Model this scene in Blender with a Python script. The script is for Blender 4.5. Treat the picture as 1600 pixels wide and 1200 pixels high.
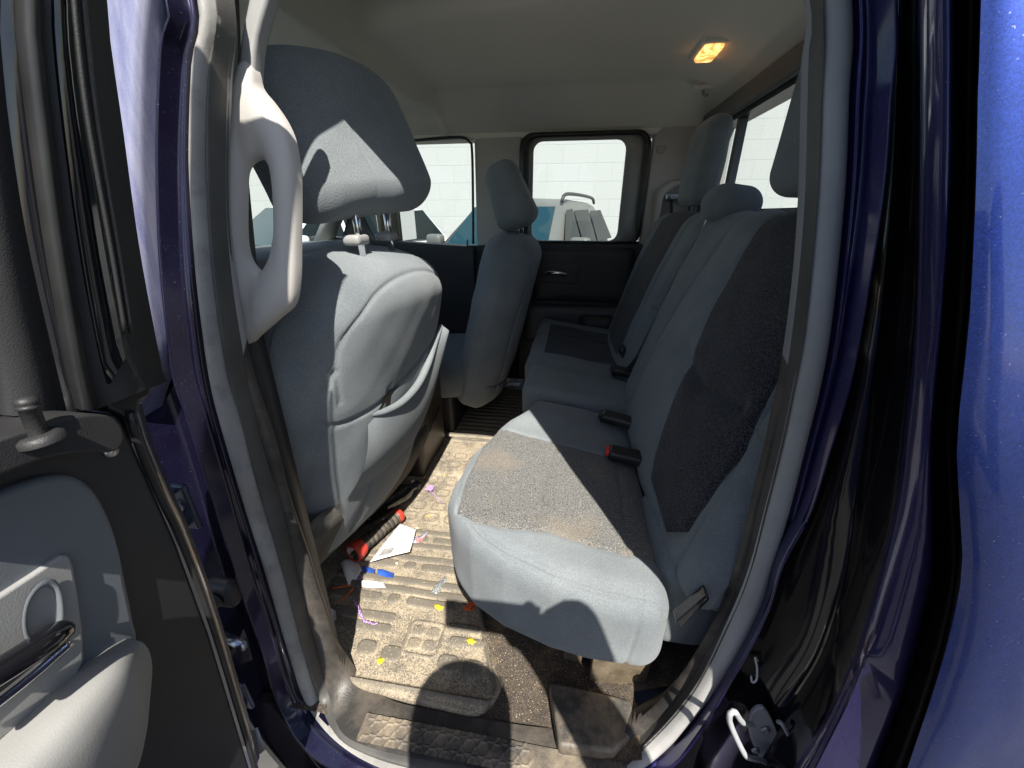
import bpy, bmesh, math, random
import numpy as np
from mathutils import Vector
R = math.radians
random.seed(4); np.random.seed(4)
scn = bpy.context.scene
for o in list(bpy.data.objects): bpy.data.objects.remove(o)

# ------------------------------------------------------------------ camera, world, sun, exposure
# metres; X runs to the rear of the truck, Y across the cab away from the open door, Z up, cab floor at 0
FPX, PITCH, YAW = 600., R(23.8), R(8.7)
EYE = np.array([0, -.42, .90])
FW = np.array([-math.sin(YAW)*math.cos(PITCH), math.cos(YAW)*math.cos(PITCH), -math.sin(PITCH)])
RT = np.array([math.cos(YAW), math.sin(YAW), 0.]); UP = np.cross(RT, FW)
cam_d = bpy.data.cameras.new('camera'); cam = bpy.data.objects.new('camera', cam_d)
scn.collection.objects.link(cam); scn.camera = cam
cam_d.sensor_width = 36; cam_d.lens = 36*FPX/1600; cam_d.clip_start = .01; cam_d.clip_end = 300
cam.location = EYE; cam.rotation_euler = (math.pi/2-PITCH, 0, YAW)
SUN = np.array([.228, -.62, .90]); SUN /= np.linalg.norm(SUN)      # towards the sun
w = bpy.data.worlds.new('World'); scn.world = w; w.use_nodes = True
nt = w.node_tree; bg = nt.nodes['Background']; sky = nt.nodes.new('ShaderNodeTexSky')
sky.sky_type = 'NISHITA'; sky.sun_disc = False
sky.sun_elevation = math.asin(SUN[2]); sky.sun_rotation = math.atan2(SUN[0], SUN[1])
nt.links.new(sky.outputs[0], bg.inputs[0]); bg.inputs[1].default_value = .085
sl = bpy.data.lights.new('sun', 'SUN'); sl.energy = 5.0; sl.angle = R(.5); sl.color = (1, .95, .87)
so = bpy.data.objects.new('sun', sl); scn.collection.objects.link(so)
so.rotation_euler = Vector(SUN).to_track_quat('Z', 'Y').to_euler()
scn.view_settings.view_transform = 'Standard'; scn.view_settings.look = 'None'
scn.view_settings.gamma = 1; scn.view_settings.use_curve_mapping = False
scn.cycles.diffuse_bounces = 6; scn.cycles.max_bounces = 10; scn.cycles.transparent_max_bounces = 12
scn.view_settings.exposure = .92

# ------------------------------------------------------------------ measuring helpers (used to read real positions off known planes)
def ray(x, y): return FW + RT*(x-800)/FPX - UP*(y-600)/FPX
def at(x, y, **k):
    d = ray(x, y); a, v = list(k.items())[0]; i = 'XYZ'.index(a)
    return EYE + d*(v-EYE[i])/d[i]
def atp(x, y, p0, n):
    d = ray(x, y); n = np.array(n, float)
    return EYE + d*((np.array(p0)-EYE) @ n)/(d @ n)
def tum(z):                                    # the cab leans inwards above the belt line
    t = max(0., z-.76); return .22*t*t/(t+.06)
def aty(x, y, Y0):
    Y = Y0
    for _ in range(8):
        p = at(x, y, Y=Y); Y = Y0 + tum(p[2])
    return at(x, y, Y=Y)

# ------------------------------------------------------------------ mesh helpers
ORG = {}
def link(o, parent=None):
    scn.collection.objects.link(o)
    if parent is not None: o.parent = parent
def mk(name, V, F, mats, parent=None, smooth=True, bevel=0, sub=0, matidx=None, attr=None, seg=2, angle=None):
    V = np.array(V, float)
    org = np.array([(V[:,0].min()+V[:,0].max())/2, (V[:,1].min()+V[:,1].max())/2, V[:,2].min()])
    me = bpy.data.meshes.new(name); me.from_pydata((V-org).tolist(), [], [tuple(int(i) for i in f) for f in F]); me.update()
    if not isinstance(mats, (list, tuple)): mats = [mats]
    for m in mats: me.materials.append(m)
    if smooth: me.polygons.foreach_set('use_smooth', [True]*len(me.polygons))
    if matidx is not None: me.polygons.foreach_set('material_index', [int(i) for i in matidx])
    if attr:
        for k, a in attr.items():
            at_ = me.attributes.new(k, 'FLOAT', 'POINT'); at_.data.foreach_set('value', np.asarray(a, dtype=np.float32))
    bm = bmesh.new(); bm.from_mesh(me); bmesh.ops.recalc_face_normals(bm, faces=bm.faces)
    bm.to_mesh(me); bm.free()
    o = bpy.data.objects.new(name, me)
    po = ORG[parent.name] if parent is not None else np.zeros(3)
    o.location = org-po; ORG[o.name] = org; link(o, parent)
    if bevel:
        b = o.modifiers.new('b', 'BEVEL'); b.width = bevel; b.segments = seg; b.limit_method = 'ANGLE'; b.angle_limit = R(35)
        if smooth:
            o.modifiers.new('w', 'WEIGHTED_NORMAL')
    if sub:
        s = o.modifiers.new('s', 'SUBSURF'); s.levels = sub; s.render_levels = sub
    return o
def empty(name, loc):
    o = bpy.data.objects.new(name, None); scn.collection.objects.link(o); o.location = loc
    ORG[o.name] = np.array(loc, float); return o
def tag(o, label, cat, group=None, kind=None):
    o['label'] = label; o['category'] = cat
    if group: o['group'] = group
    if kind: o['kind'] = kind
    return o
def struct(o): o['kind'] = 'structure'; return o
def spline(P, n, closed=False):
    P = np.array(P, float); m = len(P)
    seg = m if closed else m-1
    out = []
    for i in range(seg):
        if closed: a, b, c, d = P[(i-1) % m], P[i], P[(i+1) % m], P[(i+2) % m]
        else: a, b, c, d = P[max(i-1, 0)], P[i], P[i+1], P[min(i+2, m-1)]
        for t in np.linspace(0, 1, 12, endpoint=False):
            out.append(.5*((2*b)+(c-a)*t+(2*a-5*b+4*c-d)*t*t+(3*b-a-3*c+d)*t**3))
    if not closed: out.append(P[-1])
    return resample(np.array(out), n, closed)
def resample(P, n, closed=False):
    P = np.array(P, float)
    if closed: P = np.vstack([P, P[:1]])
    s = np.r_[0, np.cumsum(np.linalg.norm(np.diff(P, axis=0), axis=1))]
    u = np.linspace(0, s[-1], n, endpoint=not closed)
    return np.stack([np.interp(u, s, P[:, k]) for k in range(P.shape[1])], 1)
def gridfaces(r, c, cr=False, cc=False):
    F = []
    for i in range(r if cr else r-1):
        for j in range(c if cc else c-1):
            a = i*c+j; b = i*c+(j+1) % c; i2 = (i+1) % r
            F.append((a, b, i2*c+(j+1) % c, i2*c+j))
    return F
def loft(name, rings, mat, parent=None, closed=False, cr=False, caps=False, **k):
    c = len(rings[0]); V = np.vstack(rings); F = gridfaces(len(rings), c, cr, closed)
    if caps: F += [tuple(range(c)), tuple(range((len(rings)-1)*c, len(rings)*c))]
    return mk(name, V, F, mat, parent, **k)
def tube_vf(path, r, n=10, closed=False, flat=1., nrm=None):
    P = np.array(path, float); m = len(P); V = []
    T = np.gradient(P, axis=0)
    if closed: T = np.roll(P, -1, 0)-np.roll(P, 1, 0)
    T /= np.linalg.norm(T, axis=1)[:, None]+1e-12
    ref = np.array(nrm if nrm is not None else ([0, 0, 1] if abs(T[0][2]) < .8 else [1, 0, 0]), float)
    rr = r if hasattr(r, '__len__') else [r]*m
    for i in range(m):
        a = ref-T[i]*(ref @ T[i]); a /= np.linalg.norm(a)+1e-12
        if nrm is None: ref = a
        b = np.cross(T[i], a)
        for j in range(n):
            t = 2*math.pi*j/n
            V.append(P[i]+rr[i]*(a*math.cos(t)*flat+b*math.sin(t)))
    F = gridfaces(m, n, closed, True)
    if not closed: F += [tuple(range(n)), tuple(range((m-1)*n, m*n))]
    return np.array(V), F
def tube(name, path, r, mat, parent=None, n=10, closed=False, flat=1., nrm=None, **k):
    V, F = tube_vf(path, r, n, closed, flat, nrm); return mk(name, V, F, mat, parent, **k)
def merge(*vfs):
    V = []; F = []; o = 0
    for v, f in vfs:
        V.append(np.array(v, float)); F += [tuple(i+o for i in q) for q in f]; o += len(v)
    return np.vstack(V), F
def ribbon(name, path, width, across, mat, parent=None, th=.0015, **k):
    P = np.array(path, float); V = []
    T = np.gradient(P, axis=0); T /= np.linalg.norm(T, axis=1)[:, None]
    for p, t in zip(P, T):
        a = np.array(across, float); a = a-t*(a @ t); a /= np.linalg.norm(a); b = np.cross(t, a)
        for s, q in ((-1, -1), (1, -1), (1, 1), (-1, 1)): V.append(p+a*s*width/2+b*q*th/2)
    F = gridfaces(len(P), 4, False, True)+[(0, 1, 2, 3), tuple(range(len(P)*4-4, len(P)*4))]
    return mk(name, V, F, mat, parent, smooth=False, **k)
def prism_vf(P, th):
    P = np.array(P, float); n = len(P); th = np.array(th, float)
    return np.vstack([P, P+th]), [tuple(range(n)), tuple(range(n, 2*n))]+[(i, (i+1) % n, n+(i+1) % n, n+i) for i in range(n)]
def prism(name, P, th, mat, parent=None, bevel=.003, **k):
    V, F = prism_vf(P, th); return mk(name, V, F, mat, parent, bevel=bevel, **k)
def box_vf(a, b):
    (x0, y0, z0), (x1, y1, z1) = a, b
    return np.array([(x0,y0,z0),(x1,y0,z0),(x1,y1,z0),(x0,y1,z0),(x0,y0,z1),(x1,y0,z1),(x1,y1,z1),(x0,y1,z1)]), [(0,1,2,3),(4,5,6,7),(0,1,5,4),(1,2,6,5),(2,3,7,6),(3,0,4,7)]
def box(name, a, b, mat, parent=None, bevel=.004, **k):
    V, F = box_vf(a, b); return mk(name, V, F, mat, parent, bevel=bevel, **k)
def lathe_vf(prof, base, axis, n=28):
    axis = np.array(axis, float)/np.linalg.norm(axis); ref = np.array([0, 0, 1.]) if abs(axis[2]) < .9 else np.array([1., 0, 0])
    a = np.cross(axis, ref); a /= np.linalg.norm(a); b = np.cross(axis, a); V = []
    for h, r in prof:
        for j in range(n):
            t = 2*math.pi*j/n; V.append(np.array(base)+axis*h+max(r, 1e-5)*(a*math.cos(t)+b*math.sin(t)))
    return np.array(V), gridfaces(len(prof), n, False, True)
def lathe(name, prof, base, axis, mat, parent=None, n=28, **k):
    V, F = lathe_vf(prof, base, axis, n); return mk(name, V, F, mat, parent, **k)
def ico_vf(c, r, n=10):
    return lathe_vf([(-math.cos(math.pi*i/n)*r, math.sin(math.pi*i/n)*r) for i in range(n+1)], c, (0, 0, 1), 16)
# soft box: rounded block, warped, with sewn grooves
def rbox(size, r, h):
    s = np.array(size)/2.; nn = [max(4, int(round(2*q/h))) for q in s]
    ids = {}; P = []
    def vid(i, j, k):
        key = (i, j, k)
        if key not in ids:
            ids[key] = len(P); P.append([(2*i/nn[0]-1)*s[0], (2*j/nn[1]-1)*s[1], (2*k/nn[2]-1)*s[2]])
        return ids[key]
    F = []
    nx, ny, nz = nn
    for i in range(nx):
        for j in range(ny):
            for k in (0, nz): F.append((vid(i,j,k), vid(i+1,j,k), vid(i+1,j+1,k), vid(i,j+1,k)))
    for i in range(nx):
        for k in range(nz):
            for j in (0, ny): F.append((vid(i,j,k), vid(i+1,j,k), vid(i+1,j,k+1), vid(i,j,k+1)))
    for j in range(ny):
        for k in range(nz):
            for i in (0, nx): F.append((vid(i,j,k), vid(i,j+1,k), vid(i,j+1,k+1), vid(i,j,k+1)))
    P = np.array(P); Q = np.clip(P, -(s-r), s-r); D = P-Q; L = np.linalg.norm(D, axis=1)[:, None]
    N = D/np.maximum(L, 1e-9)
    return Q+N*r, F, N
def pdist(P2, line, closed=False):
    L = np.array(line, float); 
    if closed: L = np.vstack([L, L[:1]])
    best = np.full(len(P2), 1e9)
    for a, b in zip(L[:-1], L[1:]):
        ab = b-a; t = np.clip(((P2-a) @ ab)/(ab @ ab+1e-12), 0, 1)
        best = np.minimum(best, np.linalg.norm(P2-(a+t[:, None]*ab), axis=1))
    return best
def inside(P2, poly):
    poly = np.array(poly, float); x, y = P2[:, 0], P2[:, 1]; r = np.zeros(len(P2), bool); n = len(poly)
    for i in range(n):
        x1, y1 = poly[i]; x2, y2 = poly[(i+1) % n]
        c = ((y1 > y) != (y2 > y)) & (x < (x2-x1)*(y-y1)/(y2-y1+1e-15)+x1); r ^= c
    return r
def sdist(P2, poly): return pdist(P2, poly, True)*np.where(inside(P2, poly), 1, -1)
def soft(name, size, r, h, warp, mat, parent, grooves=(), ax=(1, 2), face=(0, 1), mask=None, wob=.0015, puff=0., side=(), **k):
    V, F, N = rbox(size, r, h)
    P2 = V[:, list(ax)]; on = N[:, face[0]]*face[1] > .25
    d = np.zeros(len(V))
    grooves = [(spline([(a_, b_) for a_, b_ in line], 46) if 3 < len(line) < 8 else line, dep, wd) for line, dep, wd in grooves]
    for line, dep, wd in grooves:
        q = pdist(P2, line); d -= on*dep*np.exp(-(q/wd)**2)
    for line, dep, wd, ax2, f2 in side:
        d -= (N[:, f2[0]]*f2[1] > .25)*dep*np.exp(-(pdist(V[:, list(ax2)], line)/wd)**2)
    if puff:
        allq = np.full(len(V), 1e9)
        for line, dep, wd in grooves: allq = np.minimum(allq, pdist(P2, line))
        d += on*puff*(1-np.exp(-allq/.045))
    d += wob*(np.sin(V[:,1]*31+V[:,2]*17)*np.sin(V[:,0]*23+V[:,2]*29+1)+.6*np.sin(V[:,1]*63+2)*np.sin(V[:,2]*51+V[:,0]*40))
    at_ = {'mask': sdist(P2, mask)*on + (~on)*-1. if mask is not None else np.full(len(V), -1.)}
    V = V+N*d[:, None]
    return mk(name, warp(V), F, mat, parent, attr=at_, **k)
def roty(V, a, piv):
    c, s = math.cos(a), math.sin(a); V = V.copy(); x = V[:,0]-piv[0]; z = V[:,2]-piv[2]
    V[:,0] = piv[0]+c*x+s*z; V[:,2] = piv[2]-s*x+c*z; return V

# ------------------------------------------------------------------ materials
def mat(name, col, rough=.6, metal=0, spec=.5, noise=0, nscale=20, bump=0, bscale=200, col2=None, coat=0, trans=0, emit=None, es=0, sheen=0, det=4, wear=None, wscale=6, wcut=.55, aniso=None):
    m = bpy.data.materials.new(name); m.use_nodes = True; n = m.node_tree; L = n.links; p = n.nodes['Principled BSDF']
    p.inputs['Base Color'].default_value = (*col, 1); p.inputs['Roughness'].default_value = rough
    p.inputs['Metallic'].default_value = metal; p.inputs['Specular IOR Level'].default_value = spec
    if coat: p.inputs['Coat Weight'].default_value = coat; p.inputs['Coat Roughness'].default_value = .04
    if trans: p.inputs['Transmission Weight'].default_value = trans
    if sheen: p.inputs['Sheen Weight'].default_value = sheen
    if emit: p.inputs['Emission Color'].default_value = (*emit, 1); p.inputs['Emission Strength'].default_value = es
    tc = n.nodes.new('ShaderNodeTexCoord'); last = None
    if col2 is not None:
        t = n.nodes.new('ShaderNodeTexNoise'); t.inputs['Scale'].default_value = nscale; t.inputs['Detail'].default_value = det
        L.new(tc.outputs['Object'], t.inputs['Vector'])
        cr = n.nodes.new('ShaderNodeValToRGB'); cr.color_ramp.elements[0].position = .35; cr.color_ramp.elements[1].position = .65
        cr.color_ramp.elements[0].color = (*col, 1); cr.color_ramp.elements[1].color = (*col2, 1)
        L.new(t.outputs['Fac'], cr.inputs[0]); last = cr.outputs[0]
    if wear is not None:
        t = n.nodes.new('ShaderNodeTexNoise'); t.inputs['Scale'].default_value = wscale; t.inputs['Detail'].default_value = 8; t.inputs['Roughness'].default_value = .7
        L.new(tc.outputs['Object'], t.inputs['Vector'])
        cr = n.nodes.new('ShaderNodeMapRange'); cr.inputs[1].default_value = wcut-.1; cr.inputs[2].default_value = wcut+.15
        L.new(t.outputs['Fac'], cr.inputs[0])
        mx = n.nodes.new('ShaderNodeMix'); mx.data_type = 'RGBA'; L.new(cr.outputs[0], mx.inputs[0])
        if last: L.new(last, mx.inputs[6])
        else: mx.inputs[6].default_value = (*col, 1)
        mx.inputs[7].default_value = (*wear, 1); last = mx.outputs[2]
    if last: L.new(last, p.inputs['Base Color'])
    if bump:
        t = n.nodes.new('ShaderNodeTexNoise'); t.inputs['Scale'].default_value = bscale; t.inputs['Detail'].default_value = 3
        L.new(tc.outputs['Object'], t.inputs['Vector'])
        b = n.nodes.new('ShaderNodeBump'); b.inputs['Strength'].default_value = bump; b.inputs['Distance'].default_value = .002
        L.new(t.outputs['Fac'], b.inputs['Height']); L.new(b.outputs[0], p.inputs['Normal'])
    return m
def mixmask(m, col_nodes_fn, attr='mask', cut=0.):
    """where attribute > cut the base colour is replaced by what col_nodes_fn builds"""
    n = m.node_tree; L = n.links; p = n.nodes['Principled BSDF']
    a = n.nodes.new('ShaderNodeAttribute'); a.attribute_name = attr
    g = n.nodes.new('ShaderNodeMath'); g.operation = 'GREATER_THAN'; g.inputs[1].default_value = cut; L.new(a.outputs['Fac'], g.inputs[0])
    mx = n.nodes.new('ShaderNodeMix'); mx.data_type = 'RGBA'; L.new(g.outputs[0], mx.inputs[0])
    src = p.inputs['Base Color'].links[0].from_socket if p.inputs['Base Color'].links else None
    if src: L.new(src, mx.inputs[6])
    else: mx.inputs[6].default_value = p.inputs['Base Color'].default_value
    L.new(col_nodes_fn(n, L), mx.inputs[7]); L.new(mx.outputs[2], p.inputs['Base Color'])
    return m
def weave(dark, light, stain=None, sc=(260, 260, 260)):
    def fn(n, L):
        tc = n.nodes.new('ShaderNodeTexCoord'); mp = n.nodes.new('ShaderNodeMapping'); mp.inputs['Scale'].default_value = sc
        L.new(tc.outputs['Object'], mp.inputs[0])
        t = n.nodes.new('ShaderNodeTexNoise'); t.inputs['Scale'].default_value = 1; t.inputs['Detail'].default_value = 2; L.new(mp.outputs[0], t.inputs['Vector'])
        cr = n.nodes.new('ShaderNodeValToRGB'); cr.color_ramp.elements[0].position = .42; cr.color_ramp.elements[1].position = .66
        cr.color_ramp.elements[0].color = (*dark, 1); cr.color_ramp.elements[1].color = (*light, 1); L.new(t.outputs['Fac'], cr.inputs[0])
        out = cr.outputs[0]
        if stain:
            t2 = n.nodes.new('ShaderNodeTexNoise'); t2.inputs['Scale'].default_value = 7; t2.inputs['Detail'].default_value = 6; L.new(tc.outputs['Object'], t2.inputs['Vector'])
            r2 = n.nodes.new('ShaderNodeMapRange'); r2.inputs[1].default_value = .5; r2.inputs[2].default_value = .68; r2.inputs[4].default_value = .55; L.new(t2.outputs['Fac'], r2.inputs[0])
            mx = n.nodes.new('ShaderNodeMix'); mx.data_type = 'RGBA'; L.new(r2.outputs[0], mx.inputs[0]); L.new(out, mx.inputs[6]); mx.inputs[7].default_value = (*stain, 1)
            out = mx.outputs[2]
        return out
    return fn
def fabric(name, c1, c2, weavefn=None):
    m = mat(name, c1, .95, spec=.15, col2=c2, nscale=9, bump=.55, bscale=620, sheen=.15)
    n = m.node_tree; L = n.links; p = n.nodes['Principled BSDF']; src = p.inputs['Base Color'].links[0].from_socket
    tc = n.nodes.new('ShaderNodeTexCoord')
    def layer(src, scale, lo, hi, a, b, detail=3):       # heathered yarn and broad handling marks
        t = n.nodes.new('ShaderNodeTexNoise'); t.inputs['Scale'].default_value = scale; t.inputs['Detail'].default_value = detail; L.new(tc.outputs['Object'], t.inputs['Vector'])
        r = n.nodes.new('ShaderNodeMapRange'); r.inputs[1].default_value = lo; r.inputs[2].default_value = hi; r.inputs[3].default_value = a; r.inputs[4].default_value = b; L.new(t.outputs['Fac'], r.inputs[0])
        x = n.nodes.new('ShaderNodeVectorMath'); x.operation = 'SCALE'; L.new(src, x.inputs[0]); L.new(r.outputs[0], x.inputs['Scale']); return x.outputs[0]
    src = layer(src, 700, .35, .65, .80, 1.20); src = layer(src, 5, .4, .75, 1.04, .84, 8)
    L.new(src, p.inputs['Base Color'])
    if weavefn: mixmask(m, weavefn)
    return m
M = {}
M['fabric'] = fabric('seat_fabric', (.178, .20, .212), (.218, .24, .25))
M['fabric_insert'] = fabric('seat_fabric_with_insert', (.178, .20, .212), (.222, .243, .252), weave((.065, .064, .062), (.29, .285, .27), (.25, .205, .145), (600, 800, 600)))
M['fabric_insert_dark'] = fabric('backrest_fabric_with_insert', (.178, .20, .212), (.218, .24, .25), weave((.013, .014, .018), (.095, .096, .105), None, (500, 900, 300)))
M['fabric_far'] = fabric('shaded_side_fabric', (.10, .11, .125), (.13, .14, .155))
M['trim_light'] = mat('light_grey_trim', (.44, .42, .39), .55, col2=(.48, .46, .43), nscale=5, bump=.06, bscale=900)
M['arm_grey'] = mat('armrest_grey', (.25, .25, .24), .6, col2=(.28, .275, .26), nscale=5, bump=.12, bscale=900)
M['trim_mid'] = mat('mid_grey_trim', (.27, .27, .265), .5, col2=(.31, .31, .30), nscale=5, bump=.12, bscale=900)
M['trim_dark'] = mat('charcoal_trim', (.022, .022, .024), .5, col2=(.033, .032, .031), nscale=7, bump=.2, bscale=900)
M['trim_scuffed'] = mat('scuffed_charcoal_trim', (.035, .033, .031), .45, wear=(.13, .11, .09), wscale=9, wcut=.55, bump=.3, bscale=300)
M['headliner'] = mat('headliner_cloth', (.76, .745, .66), .95, col2=(.80, .78, .70), nscale=3, bump=.2, bscale=700)
M['rubber'] = mat('black_rubber', (.012, .012, .013), .35, col2=(.03, .03, .03), nscale=14, spec=.5)
M['rubber_grey'] = mat('dusty_grey_seal', (.26, .255, .24), .55, col2=(.34, .33, .31), nscale=16, bump=.12, bscale=300, wear=(.17, .165, .155), wscale=22, wcut=.6)
M['rubber_lit_tone'] = mat('dusty_seal_lit_tone', (.40, .395, .38), .6, col2=(.47, .465, .45), nscale=14, bump=.12, bscale=300, wear=(.42, .415, .40), wscale=22, wcut=.6)  # dusty seal copy, colour lightened to imitate sunlight on the right side
M['rubber_dusty'] = mat('dusty_black_seal', (.05, .049, .046), .5, col2=(.10, .097, .09), nscale=9, bump=.15, bscale=130)
M['chrome'] = mat('chrome', (.75, .75, .76), .16, metal=1)
M['steel'] = mat('zinc_steel', (.55, .58, .62), .32, metal=1, bump=.15, bscale=60)
M['black_gloss'] = mat('black_gloss', (.008, .008, .01), .12, coat=.6)
M['carpet'] = mat('black_carpet', (.018, .017, .018), 1, spec=.1, bump=1, bscale=900, wear=(.42, .33, .21), wscale=38, wcut=.60)
M['carpet_sandy'] = mat('sandy_carpet', (.040, .036, .036), 1, spec=.1, bump=1, bscale=900, col2=(.16, .13, .10), nscale=420, wear=(.34, .26, .155), wscale=12, wcut=.62)
M['carpet_flap'] = mat('grey_carpet_flap', (.10, .095, .088), 1, spec=.1, bump=1, bscale=500, col2=(.15, .14, .12), nscale=30)
M['dash'] = mat('dash_grey', (.10, .115, .12), .6, bump=.3)
M['skin'] = mat('skin', (.5, .3, .2), .5)
M['shirt'] = mat('shirt_cloth', (.25, .25, .27), .9)
M['asphalt'] = mat('asphalt', (.055, .054, .052), .9, col2=(.09, .088, .085), nscale=3, bump=.6, bscale=80)
def paint(name, base, dust=.18, metal=.5):
    m = mat(name, base, .42, metal=metal, coat=1)
    n = m.node_tree; L = n.links; p = n.nodes['Principled BSDF']; tc = n.nodes.new('ShaderNodeTexCoord')
    v = n.nodes.new('ShaderNodeTexVoronoi'); v.inputs['Scale'].default_value = 1500; L.new(tc.outputs['Object'], v.inputs['Vector'])
    b = n.nodes.new('ShaderNodeMix'); b.data_type = 'RGBA'; b.inputs[6].default_value = (*[c*.7 for c in base], 1); b.inputs[7].default_value = (*[min(1, c*1.6) for c in base], 1)
    L.new(v.outputs['Color'], b.inputs[0]); 
    # dust and smears lying on the clearcoat; heavy amounts also carry painted glare
    t = n.nodes.new('ShaderNodeTexNoise'); t.inputs['Scale'].default_value = 9; t.inputs['Detail'].default_value = 8; t.inputs['Roughness'].default_value = .7
    mp = n.nodes.new('ShaderNodeMapping'); mp.inputs['Scale'].default_value = (1, 1, .35) if dust < .5 else (3, 3, .12); L.new(tc.outputs['Object'], mp.inputs[0]); L.new(mp.outputs[0], t.inputs['Vector'])
    r = n.nodes.new('ShaderNodeMapRange'); r.inputs[1].default_value = .45; r.inputs[2].default_value = .8; r.inputs[3].default_value = dust*.2; r.inputs[4].default_value = dust; L.new(t.outputs['Fac'], r.inputs[0])
    d = n.nodes.new('ShaderNodeMix'); d.data_type = 'RGBA'; L.new(r.outputs[0], d.inputs[0]); L.new(b.outputs[2], d.inputs[6]); d.inputs[7].default_value = (.36, .36, .45, 1)
    t4 = n.nodes.new('ShaderNodeTexNoise'); t4.inputs['Scale'].default_value = 620; t4.inputs['Detail'].default_value = 1; L.new(tc.outputs['Object'], t4.inputs['Vector'])
    g4 = n.nodes.new('ShaderNodeMapRange'); g4.inputs[1].default_value = .72; g4.inputs[2].default_value = .80; g4.inputs[4].default_value = .35; L.new(t4.outputs['Fac'], g4.inputs[0])
    d4 = n.nodes.new('ShaderNodeMix'); d4.data_type = 'RGBA'; L.new(g4.outputs[0], d4.inputs[0]); L.new(d.outputs[2], d4.inputs[6]); d4.inputs[7].default_value = (.55, .55, .62, 1)
    L.new(d4.outputs[2], p.inputs['Base Color'])
    cr = n.nodes.new('ShaderNodeMapRange'); cr.inputs[1].default_value = .4; cr.inputs[2].default_value = .8; cr.inputs[3].default_value = .03; cr.inputs[4].default_value = .25
    L.new(t.outputs['Fac'], cr.inputs[0]); L.new(cr.outputs[0], p.inputs['Coat Roughness'])
    # orange-peel ripple of the clearcoat
    t3 = n.nodes.new('ShaderNodeTexNoise'); t3.inputs['Scale'].default_value = 5; L.new(tc.outputs['Object'], t3.inputs['Vector'])
    bp = n.nodes.new('ShaderNodeBump'); bp.inputs['Strength'].default_value = .25; bp.inputs['Distance'].default_value = .02; L.new(t3.outputs['Fac'], bp.inputs['Height'])
    L.new(bp.outputs[0], p.inputs['Coat Normal'])
    return m
M['paint'] = paint('midnight_blue_shade_tone', (.006, .0045, .026), .03, .6)  # truck paint with the shade of the jambs worked into a darker colour
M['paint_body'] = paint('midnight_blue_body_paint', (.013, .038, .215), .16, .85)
M['paint_lit_tone'] = paint('sunlit_tone_jamb_paint', (.014, .011, .10), .05, .6)  # jamb paint brightened in colour to stand in for sun on the right
M['paint_dust_glare'] = paint('dust_and_glare_blue_paint', (.10, .11, .24), 1.3, .3)  # dust plus sun glare and whitish reflection mixed into the door colour
def glassmat(name, tint=(.86, .92, .89), refl=.08):
    m = bpy.data.materials.new(name); m.use_nodes = True; n = m.node_tree; L = n.links; n.nodes.clear()
    o = n.nodes.new('ShaderNodeOutputMaterial'); tr = n.nodes.new('ShaderNodeBsdfTransparent'); tr.inputs[0].default_value = (*tint, 1)
    gl = n.nodes.new('ShaderNodeBsdfGlossy'); gl.inputs['Roughness'].default_value = .02
    lw = n.nodes.new('ShaderNodeLayerWeight'); lw.inputs[0].default_value = .5; pw = n.nodes.new('ShaderNodeMath'); pw.operation = 'POWER'; pw.inputs[1].default_value = 4; L.new(lw.outputs['Facing'], pw.inputs[0])
    fr = n.nodes.new('ShaderNodeMath'); fr.operation = 'MULTIPLY_ADD'; fr.inputs[1].default_value = .5; fr.inputs[2].default_value = .03; L.new(pw.outputs[0], fr.inputs[0])
    mx = n.nodes.new('ShaderNodeMixShader'); L.new(fr.outputs[0], mx.inputs[0]); L.new(tr.outputs[0], mx.inputs[1]); L.new(gl.outputs[0], mx.inputs[2]); L.new(mx.outputs[0], o.inputs[0])
    return m
M['glass'] = glassmat('window_glass'); M['glass_tint'] = glassmat('privacy_glass', (.10, .12, .11)); M['glass_dark'] = mat('car_glass', (.012, .04, .055), .12, spec=.4)
M['glass_side'] = mat('car_side_glass', (.008, .014, .016), .35, spec=.2); M['plastic_clear'] = mat('clear_plastic', (.9, .95, .98), .1, trans=.85)

# ================================================================== THE SETTING
g = mk('parking_lot', [(-60,-60,-.75),(60,-60,-.75),(60,60,-.75),(-60,60,-.75)], [(0,1,2,3)], M['asphalt'], smooth=False); struct(g)
# painted block wall beyond the truck
def brickmat():
    m = bpy.data.materials.new('white_painted_blocks'); m.use_nodes = True; n = m.node_tree; L = n.links; p = n.nodes['Principled BSDF']
    tc = n.nodes.new('ShaderNodeTexCoord'); mp = n.nodes.new('ShaderNodeMapping'); mp.inputs['Rotation'].default_value = (R(-90), 0, 0); L.new(tc.outputs['Object'], mp.inputs[0])
    b = n.nodes.new('ShaderNodeTexBrick'); b.inputs['Scale'].default_value = 1; b.inputs['Brick Width'].default_value = .8; b.inputs['Row Height'].default_value = .4
    b.inputs['Mortar Size'].default_value = .008; b.inputs['Color1'].default_value = (.445, .455, .45, 1); b.inputs['Color2'].default_value = (.435, .445, .44, 1); b.inputs['Mortar'].default_value = (.412, .425, .422, 1)
    L.new(mp.outputs[0], b.inputs['Vector']); L.new(b.outputs['Color'], p.inputs['Base Color']); p.inputs['Roughness'].default_value = .8
    t = n.nodes.new('ShaderNodeTexNoise'); t.inputs['Scale'].default_value = 40; L.new(tc.outputs['Object'], t.inputs['Vector'])
    mu = n.nodes.new('ShaderNodeMath'); mu.operation = 'MULTIPLY_ADD'; mu.inputs[1].default_value = -1; L.new(b.outputs['Fac'], mu.inputs[0]); L.new(t.outputs['Fac'], mu.inputs[2])
    bp = n.nodes.new('ShaderNodeBump'); bp.inputs['Strength'].default_value = .5; bp.inputs['Distance'].default_value = .01; L.new(mu.outputs[0], bp.inputs['Height']); L.new(bp.outputs[0], p.inputs['Normal'])
    return m
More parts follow.
